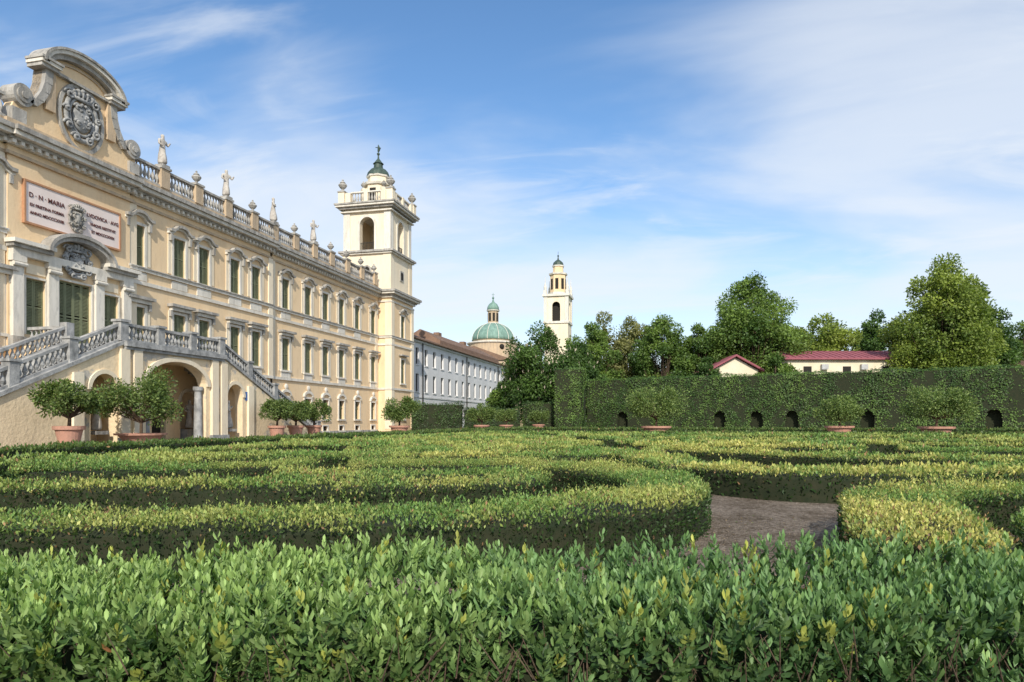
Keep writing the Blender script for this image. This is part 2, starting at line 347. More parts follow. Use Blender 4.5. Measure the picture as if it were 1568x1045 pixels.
tb=MB(); tb.box(-35.85,-35.72,30.75,37.35,12.75,15.0); tb.obj('inscription_tablet',M['tablet'],pal)
tf=MB()
for a in((30.64,30.75,12.64,15.11),(37.35,37.46,12.64,15.11)): tf.box(-35.85,-35.66,*a)
tf.box(-35.85,-35.663,30.75,37.35,15.0,15.11); tf.box(-35.85,-35.663,30.75,37.35,12.64,12.75); tf.obj('tablet_frame',M['tframe'],pal)
cr=MB(); crest(cr,-35.72,34.05,13.8,.5,.78); cr.obj('tablet_crest',M['stone'],pal,True)
def text(s,y,z,size):
    cu=bpy.data.curves.new('txt','FONT'); cu.body=s; cu.size=size; cu.align_x='CENTER'; cu.extrude=.01; cu.offset=.004; cu.materials.append(M['ink'])
    o=bpy.data.objects.new('inscription',cu); scene.collection.objects.link(o); o.location=(-35.70,y,z); o.rotation_euler=(math.pi/2,0,math.pi/2); o.parent=pal
text('D · N · MARIA',32.1,14.2,.38); text('EX PRISTINA FORMA',32.1,13.7,.24); text('ANNO MDCCCXXIII',32.1,13.25,.24)
text('LVDOVICA · AVG',36.05,14.2,.32); text('VNIQVE RESTITVIT',36.05,13.7,.24); text('ET MDCCCXXIX',36.05,13.25,.24)
for dy in(-3.85,-1.65,1.65,3.85):
    y=YC+dy; trim.box(-35.85,-35.6,y-.32,y+.32,6.2,10.7); stone.box(-35.85,-35.5,y-.42,y+.42,5.7,6.2); trim.box(-35.85,-35.5,y-.42,y+.42,10.35,10.7)
    trim.lathe([(.12,-.40),(.12,.40)],(-35.5,y,10.2),8,axis='y')
trim.box(-35.85,-35.5,29.85,38.35,10.702,11.1); stone.box(-35.85,-35.3,29.7,YC-1.9,11.102,11.3); stone.box(-35.85,-35.3,YC+1.9,38.5,11.102,11.3)
trim.box(-35.85,-35.1,29.6,YC-1.9,11.302,11.52);trim.box(-35.85,-35.1,YC+1.9,38.6,11.302,11.52)
stone.ring(YC,11.3,2.0,1.0,2.25,1.25,-35.85,-35.15,20); stone.ring(YC,11.3,2.252,1.252,2.45,1.45,-35.85,-35.0,20)
cr=MB(); crest(cr,-35.75,YC,11.15,.85,.9); cr.obj('portal_crest',M['greystone'],pal,True)
for dy,hw in((0,1.15),(-2.65,.62),(2.65,.62)):
    z1=9.9 if dy==0 else 9.6
    frame(-35.85,YC+dy,hw,6.4 if dy else 5.9,z1,.12,.1,bottom=False); shutter(-36.0,YC+dy,hw,6.4 if dy else 5.72,z1,4 if dy==0 else 2)
    if dy: pale.box(-35.85,-35.78,YC+dy-.6,YC+dy+.6,9.85,10.4)
wall_ob=wall.obj('walls',M['yellow'],pal)
# ------------------------------------------------------------------ TOWER
tx0,tx1,ty0,ty1=-41.3,-34.6,78.3,85.4
twr=empty('palace_tower'); tw=MB(); tp=MB(); tt=MB(); ts=MB(); td=MB(); tb_=MB()
tw.box(tx0,tx1-.6,ty0+.6,ty1,GZ-.3,17.0); tcy=(ty0+ty1)/2; tcx=(tx0+tx1)/2
o=[(tcy,.6)]
wall_strips(tw,tx1,.6,ty0,ty1,[(GZ-.3,1.7,[]),(1.7,3.7,o),(3.7,6.3,[]),(6.3,9.3,o),(9.3,12.1,[]),(12.1,14.9,o),(14.9,17.0,[])])
tw.box(tx0,tx1-.6,ty0,ty0+.6,GZ-.3,17.0)
def shut_win(x,y,z0,z1):
    frame(x,y,H,z0,z1); shutter(x-.12,y,H,z0+.02,z1-.02)
shut_win(tx1,tcy,12.1,14.9); shut_win(tx1,tcy,6.3,9.3); hood(tx1,tcy,15.25,1.2); stone.box(tx1,tx1+.45,tcy-1.15,tcy+1.15,9.78,9.95); frame(tx1,tcy,H,1.7,3.7); dark.box(tx1-.3,tx1-.25,tcy-H,tcy+H,1.7,3.7)
for (a,b2) in((ty0-.06,ty0+.8),(ty1-.8,ty1+.06)): tp.box(tx1-.8,tx1+.1,a,b2,.5,16.2)
for z0,z1,d,mb in((5.35,5.6,.14,tt),(10.85,11.1,.13,tt),(11.78,11.98,.18,tt),(11.982,12.06,.24,ts),(16.2,16.4,.14,tt),(16.75,16.98,.25,tt),(16.982,17.15,.42,ts),(17.152,17.4,.75,tt),(17.402,17.66,.92,ts),
    (22.3,22.5,.15,tt),(22.502,22.75,.35,ts),(27.6,27.75,.12,tt),(28.0,28.25,.3,ts),(28.252,28.5,.6,tt),(28.502,28.7,.72,ts)):
    mb.box(tx0-d,tx1+d,ty0-d,ty1+d,z0,z1)
tp.box(tx0+.15,tx1-.15,ty0+.15,ty1-.15,17.66,22.3)
for sx in(tx0+.6,tx1-.6):
    for sy in(ty0+.6,ty1-.6): tp.box(sx-.52,sx+.52,sy-.52,sy+.52,17.66,22.3)
ts.box(tx1-.15,tx1-.05,tcy-.55,tcy+.55,19.4,20.7); td.box(tx1-.05,tx1-.03,tcy-.35,tcy+.35,19.55,20.5)
ts.lathe([(.62,-.12),(.62,.12)],(tx0+3.4,ty0+.1,20.3),20,axis='y'); td.lathe([(.42,-.15),(.42,.14)],(tx0+3.4,ty0+.06,20.3),20,axis='y')
ax0,ax1,ay0,ay1=tx0+.3,tx1-.3,ty0+.3,ty1-.3; zb,zt=22.75,28.0; ahw=.98
def archpoly(a,b2,c): return [(a,zb),(c-ahw,zb)]+arcpts(c,ahw,26.0,ahw,14)+[(c+ahw,zb),(b2,zb),(b2,zt),(a,zt)]
tp.prism(archpoly(ax0,ax1,tcx),'y',ay0,ay0+.7); tp.prism(archpoly(ay0+.702,ay1-.702,tcy),'x',ax1-.7,ax1)
tp.box(ax0,ax0+.7,ay0+.702,ay1-.702,zb,zt); tp.box(ax0,ax1,ay1-.7,ay1,zb,zt)
for (s0,s1) in((ax0-.14,ax0+.75),(ax1-.75,ax1+.14)):
    for (q0,q1) in((ay0-.14,ay0+.75),(ay1-.75,ay1+.14)): tt.box(s0,s1,q0,q1,zb,27.6); 
tt.ring(tcx,26.0,ahw,ahw,ahw+.3,ahw+.3,ay0-.12,ay0,14,axis='y'); tt.ring(tcy,26.0,ahw,ahw,ahw+.3,ahw+.3,ax1,ax1+.12,14)
for s in(-1,1):
    a=tcx+s*(ahw+.15); tt.box(a-.15,a+.15,ay0-.12,ay0-.001,zb,26.0); a=tcy+s*(ahw+.15); tt.box(ax1+.001,ax1+.12,a-.15,a+.15,zb,26.0)
ir=MB()
for k in range(11):
    t=-ahw+2*ahw*k/10; ir.box(tcx+t-.02,tcx+t+.02,ay0+.15,ay0+.19,zb,zb+1.05); ir.box(ax1-.19,ax1-.15,tcy+t-.02,tcy+t+.02,zb,zb+1.05)
ir.box(tcx-ahw,tcx+ahw,ay0+.14,ay0+.2,zb+1.05,zb+1.11); ir.box(ax1-.2,ax1-.14,tcy-ahw,tcy+ahw,zb+1.05,zb+1.11)
ir.obj('belfry_railings',M['iron'],twr); tw.box(ax0+.71,ax0+.76,ay0+.8,ay1-.8,zb,zt-.01)
c=[(tx0+.1,ty0+.1),(tx1-.1,ty0+.1),(tx1-.1,ty1-.1),(tx0+.1,ty1-.1)]
for i in range(4):
    p=Vector(c[i]+(28.7,)); q=Vector(c[(i+1)%4]+(28.7,)); d=(q-p).normalized()
    balustrade(tb_,tt,p+d*1.2,q-d*1.2,1.45,.36,.3)
    tp.cbox(p.x,p.y,.42,.42,28.7,30.15); ts.cbox(p.x,p.y,.5,.5,30.15,30.3); urn(ts,p.x,p.y,30.3,1.3)
    for e,f in((p,d),(q,-d)):
        k=e+f*.85; tp.cbox(k.x,k.y,.34,.34,28.7,30.0)
    k=(p+q)/2; tp.cbox(k.x,k.y,.25,.25,28.7,30.15)
tp.lathe([(1.75,28.7),(1.75,31.7)],(tcx,tcy,0),8,math.pi/8); tt.lathe([(2.0,31.7),(2.1,31.95)],(tcx,tcy,0),8,math.pi/8)
for k in range(4):
    a=k*math.pi/2+math.pi/4; px,py=tcx+1.7*math.cos(a),tcy+1.7*math.sin(a)
    tp.cbox(px,py,.55,.4,28.7,31.2,a); urn(ts,px+.3*math.cos(a),py+.3*math.sin(a),31.2,.8)
td.cbox(tcx,ty0+3.5-1.62,.4,.06,29.6,31.2); td.cbox(tcx+1.62,tcy,.06,.4,29.6,31.2)
tp.lathe([(1.35,31.95),(1.35,32.9)],(tcx,tcy,0),8,math.pi/8); tt.lathe([(1.5,32.9),(1.55,33.1)],(tcx,tcy,0),8,math.pi/8)
cu=MB(); cu.lathe([(1.5,33.1),(1.35,33.6),(1.0,34.0),(.62,34.2),(.55,34.7),(.7,34.8),(.5,35.0),(.12,35.5),(.05,36.3)],(tcx,tcy,0),12); cu.ball((tcx,tcy,36.1),.2)
cu.tube([(tcx,tcy,36.2),(tcx,tcy,37.3)],.05); cu.tube([(tcx,tcy,36.4),(tcx+.1,tcy,36.8),(tcx,tcy,37.2)],[.12,.2,.08],6); cu.tube([(tcx-.4,tcy,37.0),(tcx+.35,tcy,36.85)],.05)
cu.obj('lantern_cap',M['copperdark'],twr)
tw.obj('shaft',M['yellow'],twr); tp.obj('upper_stage',M['paleyellow'],twr); tt.obj('trim',M['cream'],twr); ts.obj('cornices',M['stone'],twr); td.obj('openings',M['dark'],twr); tb_.obj('parapet_balusters',M['stone'],twr)
for mb,n,mm in((pale,'pale_panels','paleyellow'),(trim,'window_trim','cream'),(corn,'ochre_cornice','brown'),(shut,'shutters','green'),(dark,'window_voids','dark'),(rail,'roof_rails','stone'),(bals,'roof_balusters','stone'),(stone,'stone_mouldings','stone')): mb.obj(n,M[mm],pal)
# ------------------------------------------------------------------ STAIRCASE
st=empty('double_ramp_staircase'); YS=34.7; SX=-29.0; LH=5.7; a0=4.05; RL=12.4
fw=MB(); body=MB(); stm=MB(); sb=MB(); sr=MB(); vault=MB(); sd=MB()
nw=.85; no=5.35
bot=[(YS-a0-RL,GZ-.2),(YS-no-nw,GZ-.2)]+arcpts(YS-no,nw,3.1,nw,12)+[(YS-no+nw,GZ-.2),(YS-2.5,GZ-.2)]+arcpts(YS,2.5,3.65,1.35,20)+[(YS+2.5,GZ-.2),(YS+no-nw,GZ-.2)]+arcpts(YS+no,nw,3.1,nw,12)+[(YS+no+nw,GZ-.2),(YS+a0+RL,GZ-.2)]
poly=bot+[(YS+a0,LH),(YS-a0,LH)]
fw.prism(poly,'x',SX-.6,SX)
fw.obj('front_wall',M['exposed'],st)
NS=34
for s in(-1,1):
    for i in range(NS):
        y0=YS+s*(a0+RL*i/NS); y1=YS+s*(a0+RL*(i+1)/NS); z=LH-(LH-GZ)*i/NS
        zb0=max(GZ-.2,z-.9) if i<18 else GZ-.2
        stm.box(-32.6,SX-.602,min(y0,y1),max(y0,y1),zb0,z-.02)
    p=[(YS+s*a0,GZ-.2),(YS+s*a0,LH),(YS+s*(a0+RL),GZ-.2)]
    body.prism(p,'x',-32.9,-32.602)
    body.box(-30.5,-30.38,YS+s*no-1.1,YS+s*no+1.1,GZ-.2,4.2)
    for k in(-1,1): body.box(-30.38,SX-.602,YS+s*no+k*1.0-.08,YS+s*no+k*1.0+.08,GZ-.2,4.2)
    A=(SX-.25,YS+s*a0,LH); B=(SX-.25,YS+s*(a0+RL),GZ)
    sr.bar((A[0],A[1],A[2]-.05),(B[0],B[1],B[2]-.05),.75,.2)
    n=4
    for k in range(n):
        t0=k/n;t1=(k+1)/n; P=Vector(A).lerp(Vector(B),t0)+Vector((0,0,.14)); Q=Vector(A).lerp(Vector(B),t1)+Vector((0,0,.14)); d=(Q-P).normalized()
        balustrade(sb,sr,P+d*.28,Q-d*.28,.98,.3,.28,r=.12); sr.cbox(Q.x,Q.y,.24,.24,Q.z-.4,Q.z+1.08); sr.cbox(Q.x,Q.y,.3,.3,Q.z+1.08,Q.z+1.2)
    A=(-32.75,YS+s*a0,LH); B=(-32.75,YS+s*(a0+RL),GZ)
    P=Vector(A)+Vector((0,0,.1)); Q=Vector(B)+Vector((0,0,.1)); balustrade(sb,sr,P,Q,.98,.3,.28,r=.12)
    sr.cbox(A[0],A[1],.24,.24,LH,LH+1.2)
    balustrade(sb,sr,(-33.1,YS+s*a0,LH+.02),(-35.3,YS+s*a0,LH+.02),1.0,.3,.28,r=.12)
    body.box(-35.9,-32.9,YS+s*a0-.15,YS+s*a0+.15,GZ-.2,LH-.01)
    for yy in(YS+s*(3.2),YS+s*(a0+.05)):
        vault.box(SX+.001,SX+.18,yy-.3,yy+.3,GZ,LH-.35); sr.box(SX+.001,SX+.25,yy-.38,yy+.38,GZ-.1,GZ+.4)
    yy=YS+s*7.0; vault.box(SX+.001,SX+.15,yy-.3,yy+.3,GZ,3.9)
    cx,cy=SX-.35,YS+s*2.2; sr.lathe([(.34,GZ),(.34,GZ+.2),(.26,GZ+.3),(.24,2.0),(.21,3.3),(.3,3.42),(.3,3.64)],(cx,cy,0),16)
vault.ring(YS,3.65,2.5,1.35,2.8,1.62,SX+.001,SX+.14,22)
for s in(-1,1): vault.ring(YS+s*no,3.1,nw,nw,nw+.22,nw+.22,SX+.001,SX+.1,14)
stm.box(-35.84,SX-.602,YS-a0+.0,YS+a0,LH-.5,LH); sr.box(SX-.6,SX+.32,YS-a0-.1,YS+a0+.1,LH-.18,LH+.1); sr.box(SX-.3,SX+.2,YS-a0-.05,YS+a0+.05,LH-.34,LH-.182)
xs=[YS-a0,YS-1.35,YS+1.35,YS+a0]
for i in range(3): balustrade(sb,sr,(SX-.2,xs[i]+.28,LH+.1),(SX-.2,xs[i+1]-.28,LH+.1),1.0,.29,.28,r=.12)
for x in xs: sr.cbox(SX-.2,x,.26,.26,LH+.1,LH+1.12); sr.cbox(SX-.2,x,.33,.33,LH+1.12,LH+1.25)
bw=MB(); DC=36.5; NC=39.1
pl=[(YS-4,GZ-.2),(DC-.6,GZ-.2),(DC-.6,3.1),(DC+.6,3.1),(DC+.6,GZ-.2),(NC-.7,GZ-.2)]+arcpts(NC,.7,2.75,.7,12)+[(NC+.7,GZ-.2),(41.8,GZ-.2),(41.8,4.0),(39.2,LH-.55),(YS-4,LH-.55)]
bw.prism(pl,'x',-32.58,-31.9); bw.obj('grotto_wall',M['soffit'],st)
body.box(-32.595,-32.57,NC-.8,NC+.8,GZ,3.6); sd.box(-32.7,-32.3,DC-.62,DC+.62,GZ-.1,3.15); sd.obj('doorway',M['dark'],st)
stm.box(-32.55,-31.5,NC-.5,NC+.5,GZ-.1,GZ+.75)
vault.ring(NC,2.75,.7,.7,.9,.9,-31.9,-31.82,12)
vt=MB(); vt.box(-31.9,SX-.603,YS-3.4,YS+4.3,LH-.62,LH-.56); vt.obj('vault_ceiling',M['soffit'],st)
fl=MB(); fl.box(-32,SX-.3,YS-3,YS+6.5,GZ-.1,GZ+.03); fl.obj('grotto_floor',M['cream'],st)
sg=MB(); sg.box(SX+.002,SX+.04,YS+6.6-.12,YS+6.6+.12,2.9,3.5); sg.obj('sign_plate',M['blue'],st)
body.obj('body',M['soffit'],st); stm.obj('steps',M['greystone'],st); sb.obj('balusters',M['greystone'],st); sr.obj('rails_and_posts',M['greystone'],st); vault.obj('pilasters_and_arches',M['paleyellow'],st)
statue(-31.75,NC,GZ+.75,1.95,-math.pi/2-.3,None,False); statue(-29.5,YS+no,GZ+.75,1.95,-math.pi/2+.4,None,True,.4); statue(-29.5,YS-no,GZ+.75,1.95,-math.pi/2,None,True,.4)
# ------------------------------------------------------------------ ANNEX
an=empty('white_annex_building'); aw=MB(); af=MB(); ad=MB(); ar=MB()
AX=-38.2; ys=[88.6+3.7*i for i in range(16)]; oo=[(y,.65) for y in ys]
wall_strips(aw,AX,.4,85.6,149,[(0,2.2,[]),(2.2,4.0,oo),(4.0,5.9,[]),(5.9,8.6,oo),(8.6,10.0,[]),(10.0,12.5,oo),(12.5,13.6,[])])
aw.box(-50,AX-.55,85.6,148.9,0,13.6); ad.box(AX-.38,AX-.3,86,148.5,1,13.0)
for y in ys:
    for z0,z1 in((2.2,4.0),(5.9,8.6),(10.0,12.5)): af.box(AX-.02,AX+.1,y-.8,y+.8,z0-.15,z0); ad.box(AX-.25,AX-.2,y-.03,y+.03,z0,z1)
af.box(AX,AX+.1,85.7,149,5.0,5.25); af.box(AX,AX+.35,85.6,149.1,13.3,13.58)
for y in(97.8,120,142.2): ad.tube([(AX+.2,y,.2),(AX+.2,y,13.3)],.1)
ar.prism([(AX+.8,13.6),(AX+.8,13.8),(-44,16.2),(-50.6,13.75),(-50.6,13.6)],'y',85.6,149.2)
ar.prism([(-46,14),(-38.9,14),(-38.9,15.0),(-42.5,17),(-46,15)],'y',108,146)
for y in(95,118,133): ar.cbox(-43,y,.5,.8,15,17.6)
aw.obj('walls',M['white'],an); af.obj('sills_and_bands',M['white'],an); ad.obj('windows',M['iron'],an); ar.obj('tile_roof',M['tiles'],an)
eb=empty('stone_house'); b1=MB(); b1.box(-44,-34.5,151,160,0,11.5); b1.obj('walls',M['exposed'],eb)
b2_=MB(); b2_.prism([(-44.6,11.5),(-34,11.5),(-34,11.7),(-39,13.8),(-44.6,11.7)],'y',150.5,160.5); b2_.obj('roof',M['tiles'],eb)
b3=MB()
for x in(-41,-37.5): b3.box(x-.5,x+.5,150.93,150.99,7,8.8)
b3.obj('windows',M['dark'],eb)
# ------------------------------------------------------------------ CHURCH DOME
ch=empty('domed_church'); cx,cy=-53.1,193; d1=MB(); d2=MB(); d3=MB(); d4=MB()
d1.lathe([(7.2,0),(7.2,23.6)],(cx,cy,0),24); d3.lathe([(7.3,23.6),(7.7,23.9),(7.7,24.2),(6.6,24.4)],(cx,cy,0),24)
d1.lathe([(5.9,24),(5.9,25.0)],(cx,cy,0),24)
pr=[(6.3*math.cos(a),25.0+5.2*math.sin(a)) for a in np.linspace(0,1.36,9)]
d2.lathe(pr,(cx,cy,0),32)
for k in range(12):
    a=2*math.pi*k/12; d3.tube([(cx+(r+.03)*math.cos(a),cy+(r+.03)*math.sin(a),z) for r,z in pr],.08,5)
d1.lathe([(1.6,29.8),(1.6,33.6)],(cx,cy,0),8); d3.lathe([(1.9,33.6),(2.0,33.9)],(cx,cy,0),12); d3.lathe([(2.0,29.6),(1.9,30.1)],(cx,cy,0),12)
for k in range(8):
    a=2*math.pi*(k+.5)/8; d4.cbox(cx+1.5*math.cos(a),cy+1.5*math.sin(a),.06,.35,30.6,33.0,a)
d2.lathe([(1.8,33.9),(1.7,34.8),(1.2,35.7),(.4,36.3),(.1,37.3)],(cx,cy,0),16); d2.ball((cx,cy,37.5),.35); d2.tube([(cx,cy,37.6),(cx,cy,39)],.07); d2.tube([(cx-.4,cy,38.5),(cx+.4,cy,38.5)],.06)
a=math.atan2(-cy,-cx); fx,fy=cx+7.15*math.cos(a+.35),cy+7.15*math.sin(a+.35)
d4.ball((fx,fy,22.6),.75,12)
d1.box(cx-12,cx+9,cy-14,cy-5,0,18); d5=MB(); d5.prism([(cx-12.5,18),(cx+9.5,18),(cx-1.5,22)],'y',cy-14.5,cy-5); d5.obj('nave_roof',M['tiles'],ch)
d1.obj('drum',M['brown'],ch); d2.obj('copper_dome',M['copper'],ch,True); d3.obj('ribs',M['cream'],ch); d4.obj('openings',M['dark'],ch)
# ------------------------------------------------------------------ BELL TOWER
bt=empty('bell_tower'); cx,cy=-38.0,217; e1=MB(); e2=MB(); e3=MB(); e4=MB(); w=3.75
e1.cbox(cx,cy,w,w,0,33)
def ap(c): return [(c-w,33),(c-1.3,33)]+arcpts(c,1.3,38,1.3,10)+[(c+1.3,33),(c+w,33),(c+w,41),(c-w,41)]
e1.prism(ap(cx),'y',cy-w,cy-w+.8); e1.prism([(max(min(a,cy+w-.81),cy-w+.81),b) for a,b in ap(cy)],'x',cx+w-.8,cx+w); e4.cbox(cx-.3,cy+.3,2.4,2.4,33,41)
e1.box(cx-w,cx-w+.8,cy-w+.81,cy+w,33,41); e1.box(cx-w,cx+w,cy+w-.8,cy+w,33,41)
for z,d in((32.4,.35),(41,.6)): e2.cbox(cx,cy,w+d,w+d,z,z+.7)
for i in(-1,1):
    for j in(-1,1):
        e2.cbox(cx+i*(w-.4),cy+j*(w-.4),.6,.6,33.1,41); e2.cbox(cx+i*(w-.2),cy+j*(w-.2),.5,.5,41.7,43); e2.lathe([(.4,43),(.5,44),(.12,45.5),(.05,47.5)],(cx+i*(w-.2),cy+j*(w-.2),0),8)
e3.lathe([(2.6,41.7),(2.6,48.3)],(cx,cy,0),8,math.pi/8); e2.lathe([(3.0,48.3),(3.1,48.8)],(cx,cy,0),8,math.pi/8); e2.lathe([(2.9,41.7),(2.9,42.6)],(cx,cy,0),8,math.pi/8)
for k in range(8):
    a=k*math.pi/4; e4.cbox(cx+2.38*math.cos(a),cy+2.38*math.sin(a),.1,.5,43.6,47,a)
e3.lathe([(1.7,48.8),(1.7,51.0)],(cx,cy,0),8,math.pi/8); e2.lathe([(1.95,51.0),(2.0,51.4)],(cx,cy,0),8,math.pi/8)
e5=MB(); e5.lathe([(1.8,51.4),(1.6,52.3),(.9,53.0),(.3,53.4),(.08,54.6)],(cx,cy,0),12); e5.ball((cx,cy,54.6),.3); e5.tube([(cx,cy,54.7),(cx,cy,56)],.06); e5.obj('cap',M['copperdark'],bt)
e1.obj('shaft',M['paleyellow'],bt); e2.obj('trim',M['cream'],bt); e3.obj('octagonal_lantern',M['yellow'],bt); e4.obj('openings',M['dark'],bt)
# ------------------------------------------------------------------ HOUSES behind hedge
def house(name,r0,r1,d,depth,ez,rz,gable=False):
    e=empty(name); w=MB(); rf=MB(); dd=MB(); g=MB()
    def T(r,dd_,z): x,y=G(r,dd_); return (x,y,z)
    P=[(r0,d),(r1,d),(r1,d+depth),(r0,d+depth)]
    w.add([T(*p,0) for p in P]+[T(*p,ez) for p in P],[(0,3,2,1),(4,5,6,7),(0,1,5,4),(1,2,6,5),(2,3,7,6),(3,0,4,7)])
    o=.7
    if not gable:
        a=[T(r0-o,d-o,ez),T(r1+o,d-o,ez),T(r1+o,d+depth/2,rz),T(r0-o,d+depth/2,rz),T(r0-o,d+depth+o,ez),T(r1+o,d+depth+o,ez)]
        b=[(x,y,z+.25) for x,y,z in a]; rf.add(a+b,[(6,7,8,9),(9,8,11,10),(0,1,7,6),(4,10,11,5),(0,6,9,10,4,3),(1,2,5,11,8,7),(0,3,2,1),(3,4,5,2)])
        n=int((r1-r0)/6)
        for i in range(n):
            rr=r0+3+i*6; x,y=G(rr,d-.05); dd.cbox(x,y,.6,.06,ez-2.6,ez-1.0,TH); x,y=G(rr+2.5,d-.3); g.cbox(x,y,.5,.25,ez-1.5,ez-.7,TH); g.lathe([(.3,-.02),(.3,.02)],(x+.1,y-.27,ez-1.1),12,axis='y')
        k=0.
        while k<r1-r0:
            p=T(r0+k,d-o,ez+.25); q=T(r0+k,d+depth/2,rz+.25); rf.bar(p,q,.08,.07); k+=1.0
    else:
        m=(r0+r1)/2
        a=[T(r0-o,d-o,ez-.2),T(m,d-o,rz),T(r1+o,d-o,ez-.2),T(r0-o,d+depth,ez-.2),T(m,d+depth,rz),T(r1+o,d+depth,ez-.2)]
        b=[(x,y,z+.3) for x,y,z in a]; rf.add(a+b,[(6,7,10,9),(7,8,11,10),(0,1,7,6),(1,2,8,7),(0,6,9,3),(2,5,11,8),(0,3,4,1),(1,4,5,2)])
        w.add([T(r0,d,ez),T(r1,d,ez),T(m,d,rz-.15)],[(0,1,2)])
        x,y=G(m,d-.05); dd.cbox(x,y,.5,.06,ez-2.2,ez-.8,TH)
    w.obj('walls',M['housewall'],e); rf.obj('roof',M['redroof'] if name!='ochre_outbuilding' else M['tiles'],e); dd.obj('windows',M['dark'],e)
    if g.v: g.obj('air_conditioners',M['grey'],e)
house('red_roofed_house',42,62,104,12,10.8,12.5); house('gabled_house',30.5,37.5,104,10,9.2,11.3,True); house('ochre_outbuilding',74,86,102,8,9.6,10.6)
# ------------------------------------------------------------------ foliage tools
def snoise(p,seed,scale):
    g=np.random.default_rng(seed); out=np.zeros(len(p))
    for i in range(7):
        k=g.normal(size=3); k/=np.linalg.norm(k); out+=np.sin((p@k)*scale*g.uniform(.7,2.2)+g.uniform(0,6.28))
    return out/7**.5
def norm(a): return a/np.maximum(1e-9,np.linalg.norm(a,axis=-1,keepdims=True))
def mesh_np(name,V,F,col,material,parent=None):
    me=bpy.data.meshes.new(name); k=F.shape[1]
    me.vertices.add(len(V)); me.vertices.foreach_set('co',V.astype(np.float32).ravel())
    me.loops.add(F.size); me.loops.foreach_set('vertex_index',F.astype(np.int32).ravel())
    me.polygons.add(len(F)); me.polygons.foreach_set('loop_start',np.arange(0,F.size,k,dtype=np.int32))
    me.update(calc_edges=True)
    a=me.attributes.new('leafcol','FLOAT_COLOR','POINT'); c=np.ones((len(V),4),np.float32); c[:,:3]=np.clip(col,0.004,.9); a.data.foreach_set('color',c.ravel())
    me.materials.append(material); o=bpy.data.objects.new(name,me); scene.collection.objects.link(o)
    if parent: o.parent=parent
    return o
def leaves(P,A,Lh,W,col,S=None):
    n=len(P); 
    if S is None: S=norm(np.cross(A,rng.normal(size=(n,3))))
    Nn=np.cross(S,A); Lh=np.broadcast_to(Lh,(n,))[:,None]; W=np.broadcast_to(W,(n,))[:,None]
    v=np.empty((n,4,3)); v[:,0]=P; m=P+A*Lh*.5; v[:,1]=m+S*W*.5+Nn*W*.18; v[:,2]=P+A*Lh; v[:,3]=m-S*W*.5+Nn*W*.18
    return v.reshape(-1,3),np.arange(n*4).reshape(n,4),np.repeat(col,4,axis=0)
def leaves8(P,A,Lh,W,col,S):
    n=len(P); Nn=np.cross(S,A); Lh=Lh[:,None]; W=W[:,None]; v=np.empty((n,8,3))
    def q(t,s,h): return P+A*Lh*t+S*W*s+Nn*(W*h)
    v[:,0]=P; v[:,1]=q(.35,0,-.02); v[:,2]=q(.72,0,-.02); v[:,3]=q(1,0,-.25); v[:,4]=q(.36,.40,.14); v[:,5]=q(.72,.42,.1); v[:,6]=q(.36,-.40,.14); v[:,7]=q(.72,-.42,.1)
    T=np.array([(0,1,4),(1,2,5),(1,5,4),(2,3,5),(0,6,1),(1,6,7),(1,7,2),(2,7,3)])
    F=(np.arange(n)[:,None,None]*8+T[None]).reshape(-1,3)
    return v.reshape(-1,3),F,np.repeat(col,8,axis=0)
def shoots(P,D,Sl,nl,L,col,tipcol,detail=False,w=.42):
    n=len(P); j=np.arange(nl); t=(j+.6)/nl
    ref=norm(np.cross(D,rng.normal(size=(n,3)))); ref2=np.cross(D,ref)
    az=(j//2)*1.5708*1.05+(j%2)*math.pi; az=az[None]+rng.normal(0,.25,(n,nl))
    rad=ref[:,None]*np.cos(az)[...,None]+ref2[:,None]*np.sin(az)[...,None]
    ang=np.radians(66-46*t)[None]+rng.normal(0,.15,(n,nl))
    A=D[:,None]*np.cos(ang)[...,None]+rad*np.sin(ang)[...,None]
    pos=P[:,None]+D[:,None]*(Sl[:,None]*t[None])[...,None]
    S=np.cross(np.broadcast_to(D[:,None],A.shape),rad)
    Lh=L*(1.05-.35*np.abs(t-.45)*2)[None]*rng.uniform(.7,1.2,(n,nl))
    tt=(t**1.4)[None,:,None]; c=col[:,None]*(1-tt)+tipcol[:,None]*tt; c=c*rng.uniform(.7,1.25,(n,nl,1))
    A=norm(A).reshape(-1,3);S=norm(S).reshape(-1,3)
    f=leaves8 if detail else leaves
    return f(pos.reshape(-1,3),A,Lh.ravel(),(Lh*w).ravel(),c.reshape(-1,3),S)
def merge(parts):
    V=[];F=[];C=[];o=0
    for v,f,c in parts: V.append(v);F.append(f+o);C.append(c);o+=len(v)
    return np.concatenate(V),np.concatenate(F),np.concatenate(C)
def resample(pts,step=.25):
    P=[np.array(p,float) for p in pts]; out=[]
    P=[2*P[0]-P[1]]+P+[2*P[-1]-P[-2]]
    for i in range(1,len(P)-2):
        n=max(2,int(np.linalg.norm(P[i+1]-P[i])/step))
        for k in range(n):
            t=k/n; a,b,c,d=P[i-1:i+3]
            out.append(.5*((2*b)+(-a+c)*t+(2*a-5*b+4*c-d)*t*t+(-a+3*b-3*c+d)*t**3))
    out.append(P[-2]); return np.array(out)
YEL=np.array([.56,.52,.17]); LIM=np.array([.34,.44,.12]); GRN=np.array([.15,.27,.075]); DRK=np.array([.026,.060,.018]); BRO=np.array([.42,.26,.14])  # DRK paints shade onto hedge sides; the others are leaf colours
